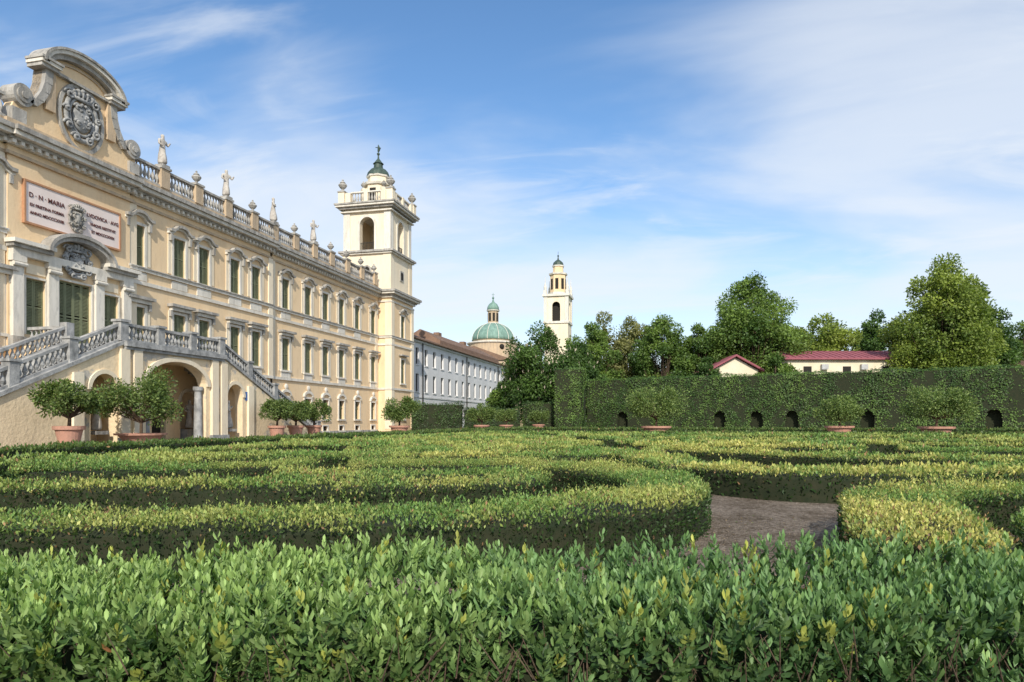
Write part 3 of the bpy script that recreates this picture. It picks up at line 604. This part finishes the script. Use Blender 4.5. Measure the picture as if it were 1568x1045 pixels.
def hedge(name,pts,w,h,dens,leaf,yel=.5,base=GZ,world=False,shoot=False,parent=None):
    wp=np.array(pts if world else [G(*p) for p in pts]); c=resample(wp)
    d=np.gradient(c,axis=0); d=d/np.linalg.norm(d,axis=1,keepdims=True); nrm=np.stack([-d[:,1],d[:,0]],1)
    L=np.concatenate([[0],np.cumsum(np.linalg.norm(np.diff(c,axis=0),axis=1))])
    hw=w/2-.07; mb=MB(); n=len(c); vs=[];fs=[]
    for i in range(n):
        for s,z in((-hw,base-.1),(-hw,base+h-.14),(-hw+.07,base+h-.08),(hw-.07,base+h-.08),(hw,base+h-.14),(hw,base-.1)): vs.append((c[i,0]+nrm[i,0]*s,c[i,1]+nrm[i,1]*s,z))
    for i in range(n-1):
        for k in range(6): k2=(k+1)%6; fs.append((i*6+k,i*6+k2,(i+1)*6+k2,(i+1)*6+k))
    fs.append(tuple(range(6)));fs.append(tuple((n-1)*6+k for k in range(6))[::-1]); mb.add(vs,fs)
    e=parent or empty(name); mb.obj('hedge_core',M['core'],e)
    per=w+2*h; N=int(dens*(L[-1]+w)*per); s=rng.uniform(-w*.35,L[-1]+w*.35,N); u=rng.uniform(0,per,N)
    sc=np.clip(s,0,L[-1]); cx=np.interp(sc,L,c[:,0]);cy=np.interp(sc,L,c[:,1]); nx=np.interp(sc,L,nrm[:,0]);ny=np.interp(sc,L,nrm[:,1]); dx=np.interp(sc,L,d[:,0]);dy=np.interp(sc,L,d[:,1])
    over=s-sc
    lat=np.where(u<h,-w/2,np.where(u>h+w,w/2,u-h-w/2)); z=np.where(u<h,u,np.where(u>h+w,per-u,h)); top=(u>=h)&(u<=h+w)
    end=np.abs(over)>0
    lat=np.where(end,lat*.85,lat)
    ox=np.where(end&~top,over*0+np.sign(over)*w*.35,over)
    lat=np.where(end&~top,rng.uniform(-w/2,w/2,N),lat)
    P=np.stack([cx+nx*lat+dx*ox,cy+ny*lat+dy*ox,base+z],1)
    lw=1+.10*snoise(P*np.array([1,1,0]),8,1.6)/max(w,.8); P[:,0]+=nx*lat*(lw-1); P[:,1]+=ny*lat*(lw-1)
    bulge=.04*snoise(P,3,2.0)+.025*snoise(P,5,6); P[:,2]+=np.where(top,bulge+rng.normal(0,.02,N)-.04*np.clip((np.abs(lat)/(w/2)-.75)/.25,0,1),0)
    Nr=np.stack([np.where(top,0,nx*np.sign(lat)),np.where(top,0,ny*np.sign(lat)),top*1.0],1); Nr[end&~top]=np.stack([dx*np.sign(over),dy*np.sign(over),0*dx],1)[end&~top]
    P+=Nr*rng.uniform(-.08,.03,(N,1))
    A=norm(Nr*.7+np.array([0,0,.75])+rng.normal(0,.5,(N,3)))
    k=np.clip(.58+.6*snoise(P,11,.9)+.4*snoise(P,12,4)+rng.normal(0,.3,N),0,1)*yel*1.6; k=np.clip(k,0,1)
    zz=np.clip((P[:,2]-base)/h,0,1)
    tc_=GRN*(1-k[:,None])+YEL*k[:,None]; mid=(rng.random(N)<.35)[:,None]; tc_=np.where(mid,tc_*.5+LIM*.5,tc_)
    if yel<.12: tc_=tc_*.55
    tw_=np.where(top,1,np.clip((zz-.78)/.25,0,1)*.75)[:,None]; sc_=DRK+(GRN*.6-DRK)*rng.uniform(0,.5,(N,1))  # sides coloured much darker than new growth on top, shade painted in
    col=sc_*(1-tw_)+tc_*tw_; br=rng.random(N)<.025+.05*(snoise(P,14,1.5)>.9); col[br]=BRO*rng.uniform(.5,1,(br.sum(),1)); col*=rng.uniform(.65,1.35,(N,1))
    parts=[]
    if shoot:
        r=(rng.random(N)<.12)&top
        parts.append(shoots(P[r]-A[r]*.03,norm(A[r]+np.array([0,0,.6])),rng.uniform(.04,.13,r.sum()),6,leaf*1.0,col[r]*.75,col[r]*1.15))
        P,A,col=P[~r],A[~r],col[~r]
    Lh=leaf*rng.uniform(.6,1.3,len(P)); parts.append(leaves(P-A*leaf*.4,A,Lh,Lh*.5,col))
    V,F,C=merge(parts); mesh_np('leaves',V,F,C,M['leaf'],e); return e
def row(pts,w=.8,h=.5,yel=.5):
    d=np.mean([p[1] for p in pts if p[1]>0])
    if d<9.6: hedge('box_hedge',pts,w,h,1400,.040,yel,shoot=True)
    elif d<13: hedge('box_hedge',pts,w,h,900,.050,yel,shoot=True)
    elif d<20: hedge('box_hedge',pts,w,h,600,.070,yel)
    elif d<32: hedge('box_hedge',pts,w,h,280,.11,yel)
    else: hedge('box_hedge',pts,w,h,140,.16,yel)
row([(-7.4,5.0),(-5.6,5.5),(-4.5,5.8),(-2.9,6.0),(-1.1,6.1),(.3,6.5),(1.35,7.3),(1.95,8.4),(2.1,9.9),(1.6,11.6),(.5,12.9),(-1.1,13.4),(-2.8,13.3)],1.0,.5,.42)
row([(-9,8.7),(-7,8.8),(-5.6,9.05),(-4,9.15),(-2.4,9.2),(-.9,9.4),(.05,10.0),(.1,10.8),(-.9,11.2),(-2.4,11.2),(-3.6,11.1)],.7,.5,.5)
row([(-8.2,11.6),(-6.6,12.1),(-5.0,12.9),(-4.3,14.0)],.7,.5,.35)
row([(-8.6,15.0),(-6.6,16.2),(-4.7,16.8),(-2.7,17)],.95,.5,.35); row([(-1.9,17),(0,17),(2.1,17.5),(2.9,19.1),(1.8,20.9),(-.9,21.4),(-3.6,21.6)],.95,.5,.55)
row([(-4.4,19.1),(-2.2,19.3),(0,19.2)],.7,.5,.4)
row([(3.3,17.8),(3.2,15.4),(3.5,13.4),(4.1,12.1),(4.9,11.3),(6.1,11.3),(8.7,12.0),(12,12.6)],1.15,.5,.62)
row([(3.05,5.0),(3.6,6.3),(4.15,7.4),(4.95,8.2),(6.2,8.3),(8,7.8)],1.0,.5,.62)
row([(4.6,5.4),(5.4,6.2),(6.6,6.3),(8,6.0)],.9,.5,.55)
row([(4.4,20.4),(5.8,19),(7.4,16.8),(9,15.7),(10.8,15.4)],1.0,.5,.6); row([(11.8,15.3),(13.5,15.2),(17,15.3)],1.0,.5,.45)
row([(4.6,23.8),(7,23.2),(10.6,21.2)],1.0,.5,.62); row([(12,20.5),(14,19.6),(17.3,19.0),(21,19)],1.0,.5,.62)
row([(4.6,27.8),(8,27.2),(13,26),(18,24),(24,23)],1.0,.5,.5)
row([(-9,24.7),(-6,24.2),(-2,24.5),(2,24.4),(2.8,26.2),(0,28.5),(-5,28.6),(-9,27.7)],1.0,.5,.4)
row([(4,32.5),(10,32),(16,30.5),(22,29),(30,28)],1.0,.5,.5)
row([(-7,32.2),(-3,31.8),(1,32.2),(2.5,34),(0,36),(-6,36)],1.0,.5,.3)
row([(3,38),(12,38),(20,36),(28,34),(38,33.5)],1.0,.5,.35)
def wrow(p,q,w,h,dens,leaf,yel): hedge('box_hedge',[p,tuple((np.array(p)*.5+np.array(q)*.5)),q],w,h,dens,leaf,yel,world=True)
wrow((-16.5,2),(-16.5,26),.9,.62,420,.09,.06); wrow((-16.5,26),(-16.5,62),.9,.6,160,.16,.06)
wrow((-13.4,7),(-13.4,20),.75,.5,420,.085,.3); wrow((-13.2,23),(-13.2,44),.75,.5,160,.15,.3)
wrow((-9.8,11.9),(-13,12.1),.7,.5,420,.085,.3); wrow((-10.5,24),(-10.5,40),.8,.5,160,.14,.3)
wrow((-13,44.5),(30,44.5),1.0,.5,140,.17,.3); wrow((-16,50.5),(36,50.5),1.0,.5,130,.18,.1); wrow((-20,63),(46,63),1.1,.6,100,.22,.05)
def litter():
    N=12000; P=np.stack([rng.uniform(-4,9,N),rng.uniform(4.5,22,N),np.full(N,GZ+.006)],1); P=np.stack([P[:,0]*CS-P[:,1]*SN,P[:,0]*SN+P[:,1]*CS,P[:,2]],1)
    k=snoise(P,77,1.4)>-.2; P=P[k]; N=len(P); A=norm(rng.normal(size=(N,3))*np.array([1,1,.22])); A[:,2]=abs(A[:,2]); S=norm(np.cross(A,np.array([0,0,1.])+rng.normal(0,.3,(N,3))))
    col=np.array([.34,.25,.15])*rng.uniform(.3,1.4,(N,1)); g=rng.random(N)<.15; col[g]=[.12,.20,.05]; Lh=rng.uniform(.012,.036,N)
    V,F,C=leaves(P,A,Lh,Lh*.55,col,S); mesh_np('fallen_leaves',V,F,C,M['leaf'])
litter()
# ------------------------------------------------------------------ foreground hedge
fe=empty('foreground_hedge'); 
def fgedge():
    parts=[]
    c=MB()
    p=[(2.42,GZ-.1),(2.39,.62),(2.5,.71),(3.12,.71),(3.24,.62),(3.24,GZ-.1)]
    vs=[];fs=[]
    for r in(-5.5,5.5):
        for d,z in p: x,y=G(r,d); vs.append((x,y,z))
    n=len(p); fs=[(k,(k+1)%n,n+(k+1)%n,n+k) for k in range(n)]+[tuple(range(n)),tuple(range(n,2*n))[::-1]]
    c.add(vs,fs); c.obj('core',M['core'],fe)
    def sample(N,kind):
        r=rng.uniform(-5.0,5.0,N)
        if kind=='top': d=rng.uniform(2.25,3.32,N); z=np.full(N,.785); nn=np.tile([0,0,1.],(N,1))
        else: d=np.full(N,2.26); z=GZ+ (rng.uniform(0,1,N))*.60; nn=np.tile([0,-1.,0],(N,1))
        L=np.stack([r,d,z],1); b=.04*snoise(L,21,2.3)+.03*snoise(L,22,6.5)
        if kind=='top':
            L[:,2]+=b-.10*np.clip((2.45-d)/.2,0,1)**2+rng.normal(0,.025,N)
        else: L[:,1]-=b*1.5; L[:,1]+=rng.uniform(-.02,.12,N)
        return L,nn
    def toW(L): return np.stack([L[:,0]*CS-L[:,1]*SN,L[:,0]*SN+L[:,1]*CS,L[:,2]],1)
    dirW=toW
    for kind,N in(('top',5200),('face',3400)):
        L,nn=sample(N,kind)
        if kind=='face':
            keep=snoise(L,61,7)>-.95; L,nn=L[keep],nn[keep]; N=len(L)
        up=np.array([0,0,1.]); D=norm(nn*(.35 if kind=='top' else .65)+up*.8+rng.normal(0,.24,(N,3)))
        n=np.clip(.5+.6*snoise(L,31,1.2)+rng.normal(0,.3,N),0,1)[:,None]
        base=np.array([.030,.085,.026])*(1-n)+np.array([.065,.15,.038])*n  # greens tinted cool, putting bluish shade into the leaf colour
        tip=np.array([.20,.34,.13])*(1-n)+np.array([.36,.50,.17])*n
        if kind=='face': tip=tip*.62; base=base*.85  # front face darkened in colour to stand in for its shade
        yl=rng.random(N)<.06; tip[yl]=[.46,.48,.11]
        Sl=rng.uniform(.06,.18,N); 
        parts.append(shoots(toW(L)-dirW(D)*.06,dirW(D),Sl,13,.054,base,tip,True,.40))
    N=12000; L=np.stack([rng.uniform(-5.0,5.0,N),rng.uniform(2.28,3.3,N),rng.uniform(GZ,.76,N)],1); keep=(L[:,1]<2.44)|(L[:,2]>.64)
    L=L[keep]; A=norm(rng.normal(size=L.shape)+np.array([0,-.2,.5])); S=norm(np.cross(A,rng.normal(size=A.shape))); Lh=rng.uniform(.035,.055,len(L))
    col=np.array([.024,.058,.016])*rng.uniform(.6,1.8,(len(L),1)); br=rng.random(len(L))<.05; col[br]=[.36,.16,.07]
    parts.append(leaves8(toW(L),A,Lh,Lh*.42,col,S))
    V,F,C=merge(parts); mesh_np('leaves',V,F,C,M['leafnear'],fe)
    tw=MB()
    for i in range(900):
        r=random.uniform(-4,4); d=random.uniform(2.22,2.4); z=random.uniform(.25,.68); a=random.uniform(-.7,.7)
        x,y=G(r,d); x2,y2=G(r+.15*math.sin(a),d-.04); tw.tube([(x,y,z),(x2,y2,z+.16*math.cos(a))],[.0035,.0012],4)
    tw.obj('twigs',M['bark'],fe)
fgedge()
# ------------------------------------------------------------------ tall clipped hedges with arches
def tall_hedge(name,p0,p1,h,arches,thick=2.2,dens=70,leaf=.2,wob=.12,c1=(.055,.115,.028),c2=(.15,.25,.055)):
    P0=np.array(G(*p0));P1=np.array(G(*p1)); L=np.linalg.norm(P1-P0); d=(P1-P0)/L; n=np.array([d[1],-d[0]])
    if n@(-P0)<0: n=-n
    e=empty(name); mb=MB(); hw=.75; ah=2.0
    poly=[(0,GZ-.2)]
    for a in arches: poly+= [(a-hw,GZ-.2)]+[(a-hw*math.cos(math.pi*i/10),ah+hw*math.sin(math.pi*i/10)) for i in range(11)]+[(a+hw,GZ-.2)]
    poly+=[(L,GZ-.2),(L,h-.15),(0,h-.15)]
    def W(s,o,z): q=P0+d*s+n*o; return (q[0],q[1],z)
    m=len(poly); mb.add([W(s,-.1,z) for s,z in poly]+[W(s,-1.1,z) for s,z in poly],[tuple(range(m)),tuple(range(m,2*m))[::-1]]+[(i,(i+1)%m,m+(i+1)%m,m+i) for i in range(m)])
    mb.add([W(0,-1.1,0),W(L,-1.1,0),W(L,-thick,0),W(0,-thick,0),W(0,-1.1,h-.15),W(L,-1.1,h-.15),W(L,-thick,h-.15),W(0,-thick,h-.15)],[(0,3,2,1),(4,5,6,7),(0,1,5,4),(1,2,6,5),(2,3,7,6),(3,0,4,7)])
    mb.obj('hedge_core',M['core'],e)
    parts=[]
    for kind,area in(('f',L*h),('t',L*thick),('e0',thick*h),('e1',thick*h),('b',L*h*.3)):
        N=int(area*dens); s=rng.uniform(0,L,N); z=rng.uniform(GZ,h,N); o=rng.uniform(-thick,0,N)
        if kind=='f': o=rng.uniform(-.15,.05,N); nn=np.array([n[0],n[1],.25])
        elif kind=='b': o=-thick+0*o; nn=np.array([-n[0],-n[1],.25])
        elif kind=='t': z=h+rng.uniform(-.15,.12,N)+np.where(rng.random(N)<.06,.15,0); nn=np.array([n[0]*.2,n[1]*.2,1])
        else:
            s=np.full(N,0. if kind=='e0' else L)+rng.uniform(-.05,.05,N); sg=-1 if kind=='e0' else 1; nn=np.array([d[0]*sg,d[1]*sg,.25])
        keep=np.ones(N,bool)
        if kind=='f':
            for a in arches: keep&=~((np.abs(s-a)<hw)&((z<ah)|((s-a)**2+(z-ah)**2<hw**2)))
        s,z,o=s[keep],z[keep],o[keep]; N=len(s)
        P=np.stack([P0[0]+d[0]*s+n[0]*o,P0[1]+d[1]*s+n[1]*o,z],1)
        bl=snoise(P,41,.8)*wob+snoise(P,42,2.5)*wob*.7; P+=nn*bl[:,None]
        A=norm(nn+rng.normal(0,.55,(N,3))+np.array([0,0,.2]))
        S=norm(np.cross(np.tile(nn,(N,1))+rng.normal(0,.5,(N,3)),A))
        k=np.clip(.5+.35*snoise(P,43,.5)+.4*snoise(P,44,2.2)+rng.normal(0,.25,N),0,1)[:,None]
        col=(np.array(c1)*(1-k)+np.array(c2)*k)*rng.uniform(.6,1.35,(N,1)); Lh=leaf*rng.uniform(.6,1.3,N)
        A2=norm(np.cross(S,nn)+rng.normal(0,.3,(N,3)))
        parts.append(leaves(P,A2,Lh,Lh*.6,col,S))
    V,F,C=merge(parts); mesh_np('leaves',V,F,C,M['leaf'],e)
tall_hedge('clipped_hedge_wall',(10.5,95.8),(70,63.2),7.25,[5.2,18.2,22.7,26.8,34.9,47,56])
tall_hedge('clipped_hedge_pillar',(5.35,86),(8.6,85),8.1,[],3.0)
tall_hedge('dark_clipped_hedge',(-12.9,88),(-6.5,88),3.7,[],1.5,60,.2,.15,(.03,.065,.018),(.065,.12,.03))
tall_hedge('dark_clipped_hedge',(-6.2,89.5),(1,89),3.1,[],1.5,60,.2,.15,(.03,.065,.018),(.07,.13,.03))
tall_hedge('dark_clipped_hedge',(1.4,90),(6.0,89),3.9,[],1.5,60,.2,.15,(.04,.085,.022),(.09,.15,.035))
# ------------------------------------------------------------------ trees
def tree(name,r,d,H_,Wd,cb,c1,c2,seed,nl=26000,leaf=.34,nclump=42,shape=1.0,blossom=0,trunk=.45,sparse=-.25,world=None):
    g=np.random.default_rng(seed); x,y=world if world else G(r,d); e=empty(name)
    C=[];R=[]
    while len(C)<nclump:
        q=g.uniform(-1,1,3)
        if np.linalg.norm(q)>1: continue
        if np.linalg.norm(q)<.45 and g.random()<.7: continue
        zf=(q[2]+1)/2; wsc=(1-.42*zf**2*shape)*(1 if zf>.15 else .8)
        C.append([q[0]*Wd/2*.86*wsc,q[1]*Wd/2*.86*wsc,cb+(H_-cb)*(.08+.82*zf)]); R.append(g.uniform(.13,.22)*Wd*.68*(1-.2*zf*shape))
    C=np.array(C);R=np.array(R); C[0]=[0,0,H_-R[0]*.9]
    tb=MB(); hz=cb+(H_-cb)*.45; k=Wd*.02
    tr=[(x,y,GZ-.2),(x+.2*k,y,cb*.5),(x-.4*k,y+k*.3,cb),(x+.3*k,y,hz),(x,y,cb+(H_-cb)*.8)]
    tb.tube(tr,[trunk*1.5,trunk,trunk*.8,trunk*.45,trunk*.15],9)
    for i in range(nclump):
        t=g.uniform(0,.75); z0=cb*.8+(hz-cb*.8)*t; c=C[i]
        if c[2]<z0+.3: z0=cb*.75
        b=Vector((x,y,z0)); q=Vector((x+c[0],y+c[1],c[2])); m=b.lerp(q,.5)+Vector((0,0,-.04*Wd))
        tb.tube([b,m,q],[trunk*.32,trunk*.18,trunk*.05],5)
    tb.obj('trunk_and_limbs',M['bark'],e)
    w=R**2; idx=g.choice(nclump,size=nl,p=w/w.sum()); q=norm(g.normal(size=(nl,3))); rad=g.uniform(.3,1.15,nl)**.6
    P=C[idx]+q*(R[idx]*rad)[:,None]*np.array([1,1,.85]); P+=np.stack([snoise(P,seed+k2,1.6/max(1,Wd*.08)) for k2 in range(3)],1)*Wd*.018
    tone=g.uniform(0,1,nclump)[idx]
    gap=snoise(P,seed+9,14/Wd)+.6*snoise(P,seed+10,30/Wd); keep=gap>-1.15+sparse
    P=P[keep];tone=tone[keep];q=q[keep]; n=len(P); P+=np.array([x,y,0])
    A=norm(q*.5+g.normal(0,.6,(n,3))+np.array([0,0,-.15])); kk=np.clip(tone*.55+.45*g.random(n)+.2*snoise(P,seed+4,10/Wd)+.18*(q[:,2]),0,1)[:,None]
    col=(np.array(c1)*(1-kk)+np.array(c2)*kk)*g.uniform(.65,1.35,(n,1)); Lh=leaf*g.uniform(.6,1.35,n)
    S=norm(np.cross(norm(q+g.normal(0,.5,(n,3))),A))
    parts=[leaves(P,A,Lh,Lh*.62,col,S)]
    if blossom:
        out=(rad[keep]>.9)&(g.random(n)<blossom); Pb=P[out]; m=len(Pb)
        parts.append(leaves(Pb,norm(np.array([0,0,1.])+g.normal(0,.15,(m,3))),np.full(m,leaf*1.6),np.full(m,leaf*.6),np.tile([.6,.52,.42],(m,1))))
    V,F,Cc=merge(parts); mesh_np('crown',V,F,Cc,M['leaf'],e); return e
dg=((.035,.078,.022),(.10,.18,.038)); mg=((.055,.115,.027),(.18,.27,.055)); yg=((.085,.145,.03),(.28,.35,.065)); og=((.09,.12,.04),(.27,.27,.10))
T='broadleaf_tree'
tree('horse_chestnut_tree',4.2,100,15.8,14,1.0,*dg,101,38000,.36,70,.4,.04)
tree(T,10.3,104,13.5,9,1.5,*dg,121,18000,.36,34,.5,.02)
tree(T,13,112,18,11,3,*mg,102,22000,.36,44,.6)
tree(T,15.8,118,20.5,10,5,*og,103,16000,.34,40,.7,sparse=.4)
tree(T,20.8,120,20,12,4,*og,104,24000,.34,50,.6,sparse=.15)
tree(T,24.6,112,19,11.5,4,*mg,105,26000,.36,50,.5)
tree(T,30.5,112,17.5,11,3,*mg,106,24000,.36,48,.6)
tree('plane_tree',39.5,112,25.5,17.5,3,*mg,107,52000,.40,110,.4)
tree(T,46.5,122,21,13,4,*mg,108,24000,.40,54,.5)
tree(T,54,118,20.3,15,4,*yg,109,36000,.40,70,.35)
tree(T,67,125,21.8,11,5,*dg,110,24000,.40,50,.5)
tree(T,64.5,102,26.4,16.5,2.0,*yg,111,66000,.38,125,.55,sparse=-.6)
tree(T,71.5,105,22.5,12,2.0,*dg,112,36000,.38,68,.8,sparse=-.5)
tree(T,76.5,110,19,11,2.0,*mg,122,28000,.38,54,.8,sparse=-.4)
tree(T,34,128,15,10,3,*dg,113,16000,.40,34,.5)
tree(T,60,128,18,12,4,*dg,114,20000,.40,40,.5)
tree(T,84,112,18,12,4,*mg,115,20000,.38,40,.5)
tree(T,-1.5,105,7.5,6,1,*mg,117,9000,.3,24,.5)
tree(T,-.3,128,11,7,1,*og,118,9000,.34,24,.5,sparse=.3)
tree(T,38.6,100,11.5,7.5,2,*mg,123,12000,.32,28,.5); tree(T,28.6,100,10.8,6,2,*dg,124,10000,.32,24,.5)
def belt():
    e=empty('distant_tree_line'); g=np.random.default_rng(99); N=60000
    r=g.uniform(-30,190,N); z=g.uniform(0,1,N)**.8; dd=np.full(N,170.)+g.uniform(-6,6,N); L=np.stack([r,dd,z*0],1)
    top=11+2.5*snoise(L*np.array([1,0,0]),5,.25)+1.2*snoise(L*np.array([1,0,0]),6,.9); P=np.stack([r*CS-dd*SN,r*SN+dd*CS,z*top],1)
    A=norm(g.normal(size=(N,3))); col=np.array([.06,.10,.03])*g.uniform(.5,1.8,(N,1)); V,F,C=leaves(P,A,g.uniform(.5,1.1,N),g.uniform(.4,.7,N),col); mesh_np('crowns',V,F,C,M['leaf'],e)
belt()
# ------------------------------------------------------------------ potted citrus trees
def potted(x,y,hc,wc,seed,pr=.5,z0=GZ,ph=.75,lt=1.0):
    g=np.random.default_rng(seed); e=empty('potted_citrus_tree'); mb=MB()
    mb.lathe([(pr*.62,0),(pr*.7,.05),(pr*.92,ph*.75),(pr*.95,ph*.8),(pr*1.1,ph*.82),(pr*1.12,ph),(pr*.95,ph),(pr*.9,ph*.9)],(x,y,z0+.12),22); mb.obj('terracotta_pot',M['terra'],e,False)
    pb=MB(); pb.cbox(x,y,pr*.8,pr*.8,z0-.05,z0+.12,.2); pb.obj('plinth',M['greystone'],e)
    tb=MB(); z1=z0+ph; C=[];R=[]
    n=26
    for i in range(n):
        a=g.uniform(0,6.28); q=g.uniform(.1,1)**.55; C.append([wc/2*.86*q*math.cos(a),wc/2*.86*q*math.sin(a),hc*(.34+.56*g.random()*(1.2-.55*q))]); R.append(wc*g.uniform(.07,.14))
    C=np.array(C);R=np.array(R)
    tb.tube([(x,y,z1-.1),(x+.03,y,z1+hc*.2),(x,y+.03,z1+hc*.38)],[.09,.07,.05],7)
    for i in range(n): tb.tube([(x,y,z1+hc*.2),(x+C[i,0]*.5,y+C[i,1]*.5,z1+C[i,2]*.72),(x+C[i,0],y+C[i,1],z1+C[i,2])],[.045,.03,.01],5)
    tb.obj('trunk',M['bark'],e)
    N=int(2100*wc); idx=g.integers(0,n,N); q=norm(g.normal(size=(N,3))); P=C[idx]+q*(R[idx]*g.uniform(.1,1.8,N)**.6)[:,None]; P+=np.array([x,y,z1])
    A=norm(q+g.normal(0,.5,(N,3))); k=g.random((N,1)); col=(np.array([.05,.10,.025])*(1-k)+np.array([.20,.26,.08])*k)*g.uniform(.5,1.3,(N,1))*lt; Lh=g.uniform(.10,.19,N)
    V,F,Cc=leaves(P,A,Lh,Lh*.5,col); mesh_np('crown',V,F,Cc,M['leaf'],e)
potted(-26.6,25.0,2.35,2.5,1,.58,GZ+.05,.9,1.2); potted(-26.6,29.2,3.3,4.2,2,1.1,GZ+.05,.5,1.2); potted(-27.2,42.2,2.2,2.2,3,.55,GZ,.85,1.2); potted(-27.2,44.6,2.0,2.2,4,.55,GZ,.85,1.2); potted(-27,46.8,2.2,2.4,5,.55,GZ,.85,1.2)
potted(-22,51.4,2.6,3.1,6,.75,GZ,.8,1.3); potted(-18.3,62.4,2.2,2.7,7,.7,GZ,.8,1.3); potted(-18.5,72.7,2.0,2.5,8,.7,lt=1.3); potted(-17,83,2.0,2.6,9,.7,lt=1.3)
potted(-1.7,51.8,3.3,4.4,10,1.0,GZ,.8,1.4); potted(11.8,56.4,2.5,3.6,11,.95,GZ,.8,1.4); potted(16.9,51.8,3.1,4.4,12,1.0,GZ,.8,1.4)
# ------------------------------------------------------------------ ground
gm=MB(); gm.add([(-2500,-1500,GZ-.02),(2500,-1500,GZ-.02),(2500,4000,GZ-.02),(-2500,4000,GZ-.02)],[(0,1,2,3)]); gm.obj('ground',M['soil'])
gm=MB(); gm.add([(-36,-30,GZ),(70,-30,GZ),(70,95,GZ),(-36,95,GZ)],[(0,1,2,3)]); gm.obj('gravel_path',M['gravel'])
# ------------------------------------------------------------------ light, sky, camera
EL=math.radians(32); sv=Vector((.31,-.95,0)).normalized(); svec=Vector((sv.x*math.cos(EL),sv.y*math.cos(EL),math.sin(EL)))
sl=bpy.data.lights.new('sun','SUN'); sl.energy=4.3; sl.angle=math.radians(.5); sl.color=(1,.92,.79); so=bpy.data.objects.new('sun',sl); scene.collection.objects.link(so); so.rotation_euler=svec.to_track_quat('Z','Y').to_euler()
wd=bpy.data.worlds.new('World'); scene.world=wd; wd.use_nodes=True; nt=wd.node_tree; N=nt.nodes; L=nt.links; bg=N['Background']; bg.inputs[1].default_value=.15
sky=N.new('ShaderNodeTexSky'); sky.sky_type='NISHITA'; sky.sun_disc=False; sky.sun_elevation=EL; sky.sun_rotation=math.atan2(sv.x,sv.y); sky.air_density=1.0; sky.dust_density=.5; sky.ozone_density=2.2
hs=N.new('ShaderNodeHueSaturation'); hs.inputs['Saturation'].default_value=1.15; hs.inputs['Value'].default_value=1.25; L.new(sky.outputs[0],hs.inputs['Color'])
tc=N.new('ShaderNodeTexCoord'); sp=N.new('ShaderNodeSeparateXYZ'); L.new(tc.outputs['Generated'],sp.inputs[0])
def mth(op,a,b=None,c=None):
    n=N.new('ShaderNodeMath'); n.operation=op
    for i,v in enumerate((a,b,c)):
        if v is None: continue
        if isinstance(v,(int,float)): n.inputs[i].default_value=v
        else: L.new(v,n.inputs[i])
    return n.outputs[0]
zc=mth('ADD',mth('MAXIMUM',sp.outputs[2],0.0),.16); u=mth('DIVIDE',sp.outputs[0],zc); v=mth('DIVIDE',sp.outputs[1],zc)
cb=N.new('ShaderNodeCombineXYZ'); L.new(u,cb.inputs[0]); L.new(v,cb.inputs[1])
def cloud(loc,rot,sc,scale,dist,lo,hi,rough=.55,bias=None,det=6):
    mp=N.new('ShaderNodeMapping'); mp.inputs['Rotation'].default_value=(0,0,math.radians(rot)); mp.inputs['Scale'].default_value=sc; mp.inputs['Location'].default_value=loc; L.new(cb.outputs[0],mp.inputs[0])
    n1=N.new('ShaderNodeTexNoise'); n1.inputs['Scale'].default_value=scale; n1.inputs['Detail'].default_value=det; n1.inputs['Roughness'].default_value=rough; n1.inputs['Distortion'].default_value=dist; L.new(mp.outputs[0],n1.inputs['Vector'])
    val=n1.outputs[0]
    if bias is not None: val=mth('SUBTRACT',val,bias)
    mr=N.new('ShaderNodeMapRange'); mr.interpolation_type='SMOOTHSTEP'; mr.inputs['From Min'].default_value=lo; mr.inputs['From Max'].default_value=hi; L.new(val,mr.inputs['Value']); return mr.outputs[0]
# a clear blue break in the cloud high in the sky
gx,gy=G(.05,1); gd=Vector((gx,gy,.66)).normalized(); dp_=N.new('ShaderNodeVectorMath'); dp_.operation='DOT_PRODUCT'; L.new(tc.outputs['Generated'],dp_.inputs[0]); dp_.inputs[1].default_value=tuple(gd)
gm_=N.new('ShaderNodeMapRange'); gm_.interpolation_type='SMOOTHSTEP'; gm_.inputs['From Min'].default_value=.93; gm_.inputs['From Max'].default_value=1.0; gm_.inputs['To Max'].default_value=.15; L.new(dp_.outputs['Value'],gm_.inputs['Value'])
c1=cloud((1.3,.4,0),-25,(.6,1.15,1),.85,.5,.34,.62,.52,gm_.outputs[0]); c2=cloud((5.1,2.2,0),-34,(.75,1.9,1),1.9,.8,.44,.72,.56,gm_.outputs[0],6)
hz=N.new('ShaderNodeMapRange'); hz.interpolation_type='SMOOTHSTEP'; hz.inputs['From Min'].default_value=.36; hz.inputs['From Max'].default_value=.0; hz.inputs['To Min'].default_value=0; hz.inputs['To Max'].default_value=.72; L.new(sp.outputs[2],hz.inputs['Value'])
inv=mth('MULTIPLY',mth('MULTIPLY',mth('SUBTRACT',1.0,mth('MULTIPLY',c1,.72)),mth('SUBTRACT',1.0,mth('MULTIPLY',c2,.55))),mth('SUBTRACT',1.0,hz.outputs[0])); fac=mth('SUBTRACT',1.0,inv)
mx=N.new('ShaderNodeMixRGB'); L.new(fac,mx.inputs[0]); L.new(hs.outputs[0],mx.inputs[1]); mx.inputs[2].default_value=(5.8,6.15,6.6,1); L.new(mx.outputs[0],bg.inputs[0])
cam=bpy.data.cameras.new('camera'); co=bpy.data.objects.new('camera',cam); scene.collection.objects.link(co); scene.camera=co
co.location=(0,0,1.5); co.rotation_euler=(math.pi/2,0,TH); cam.lens=24; cam.sensor_width=36; cam.shift_y=.078; cam.clip_end=6000; cam.clip_start=.05
scene.view_settings.view_transform='Standard'; scene.view_settings.look='None'; scene.view_settings.exposure=0
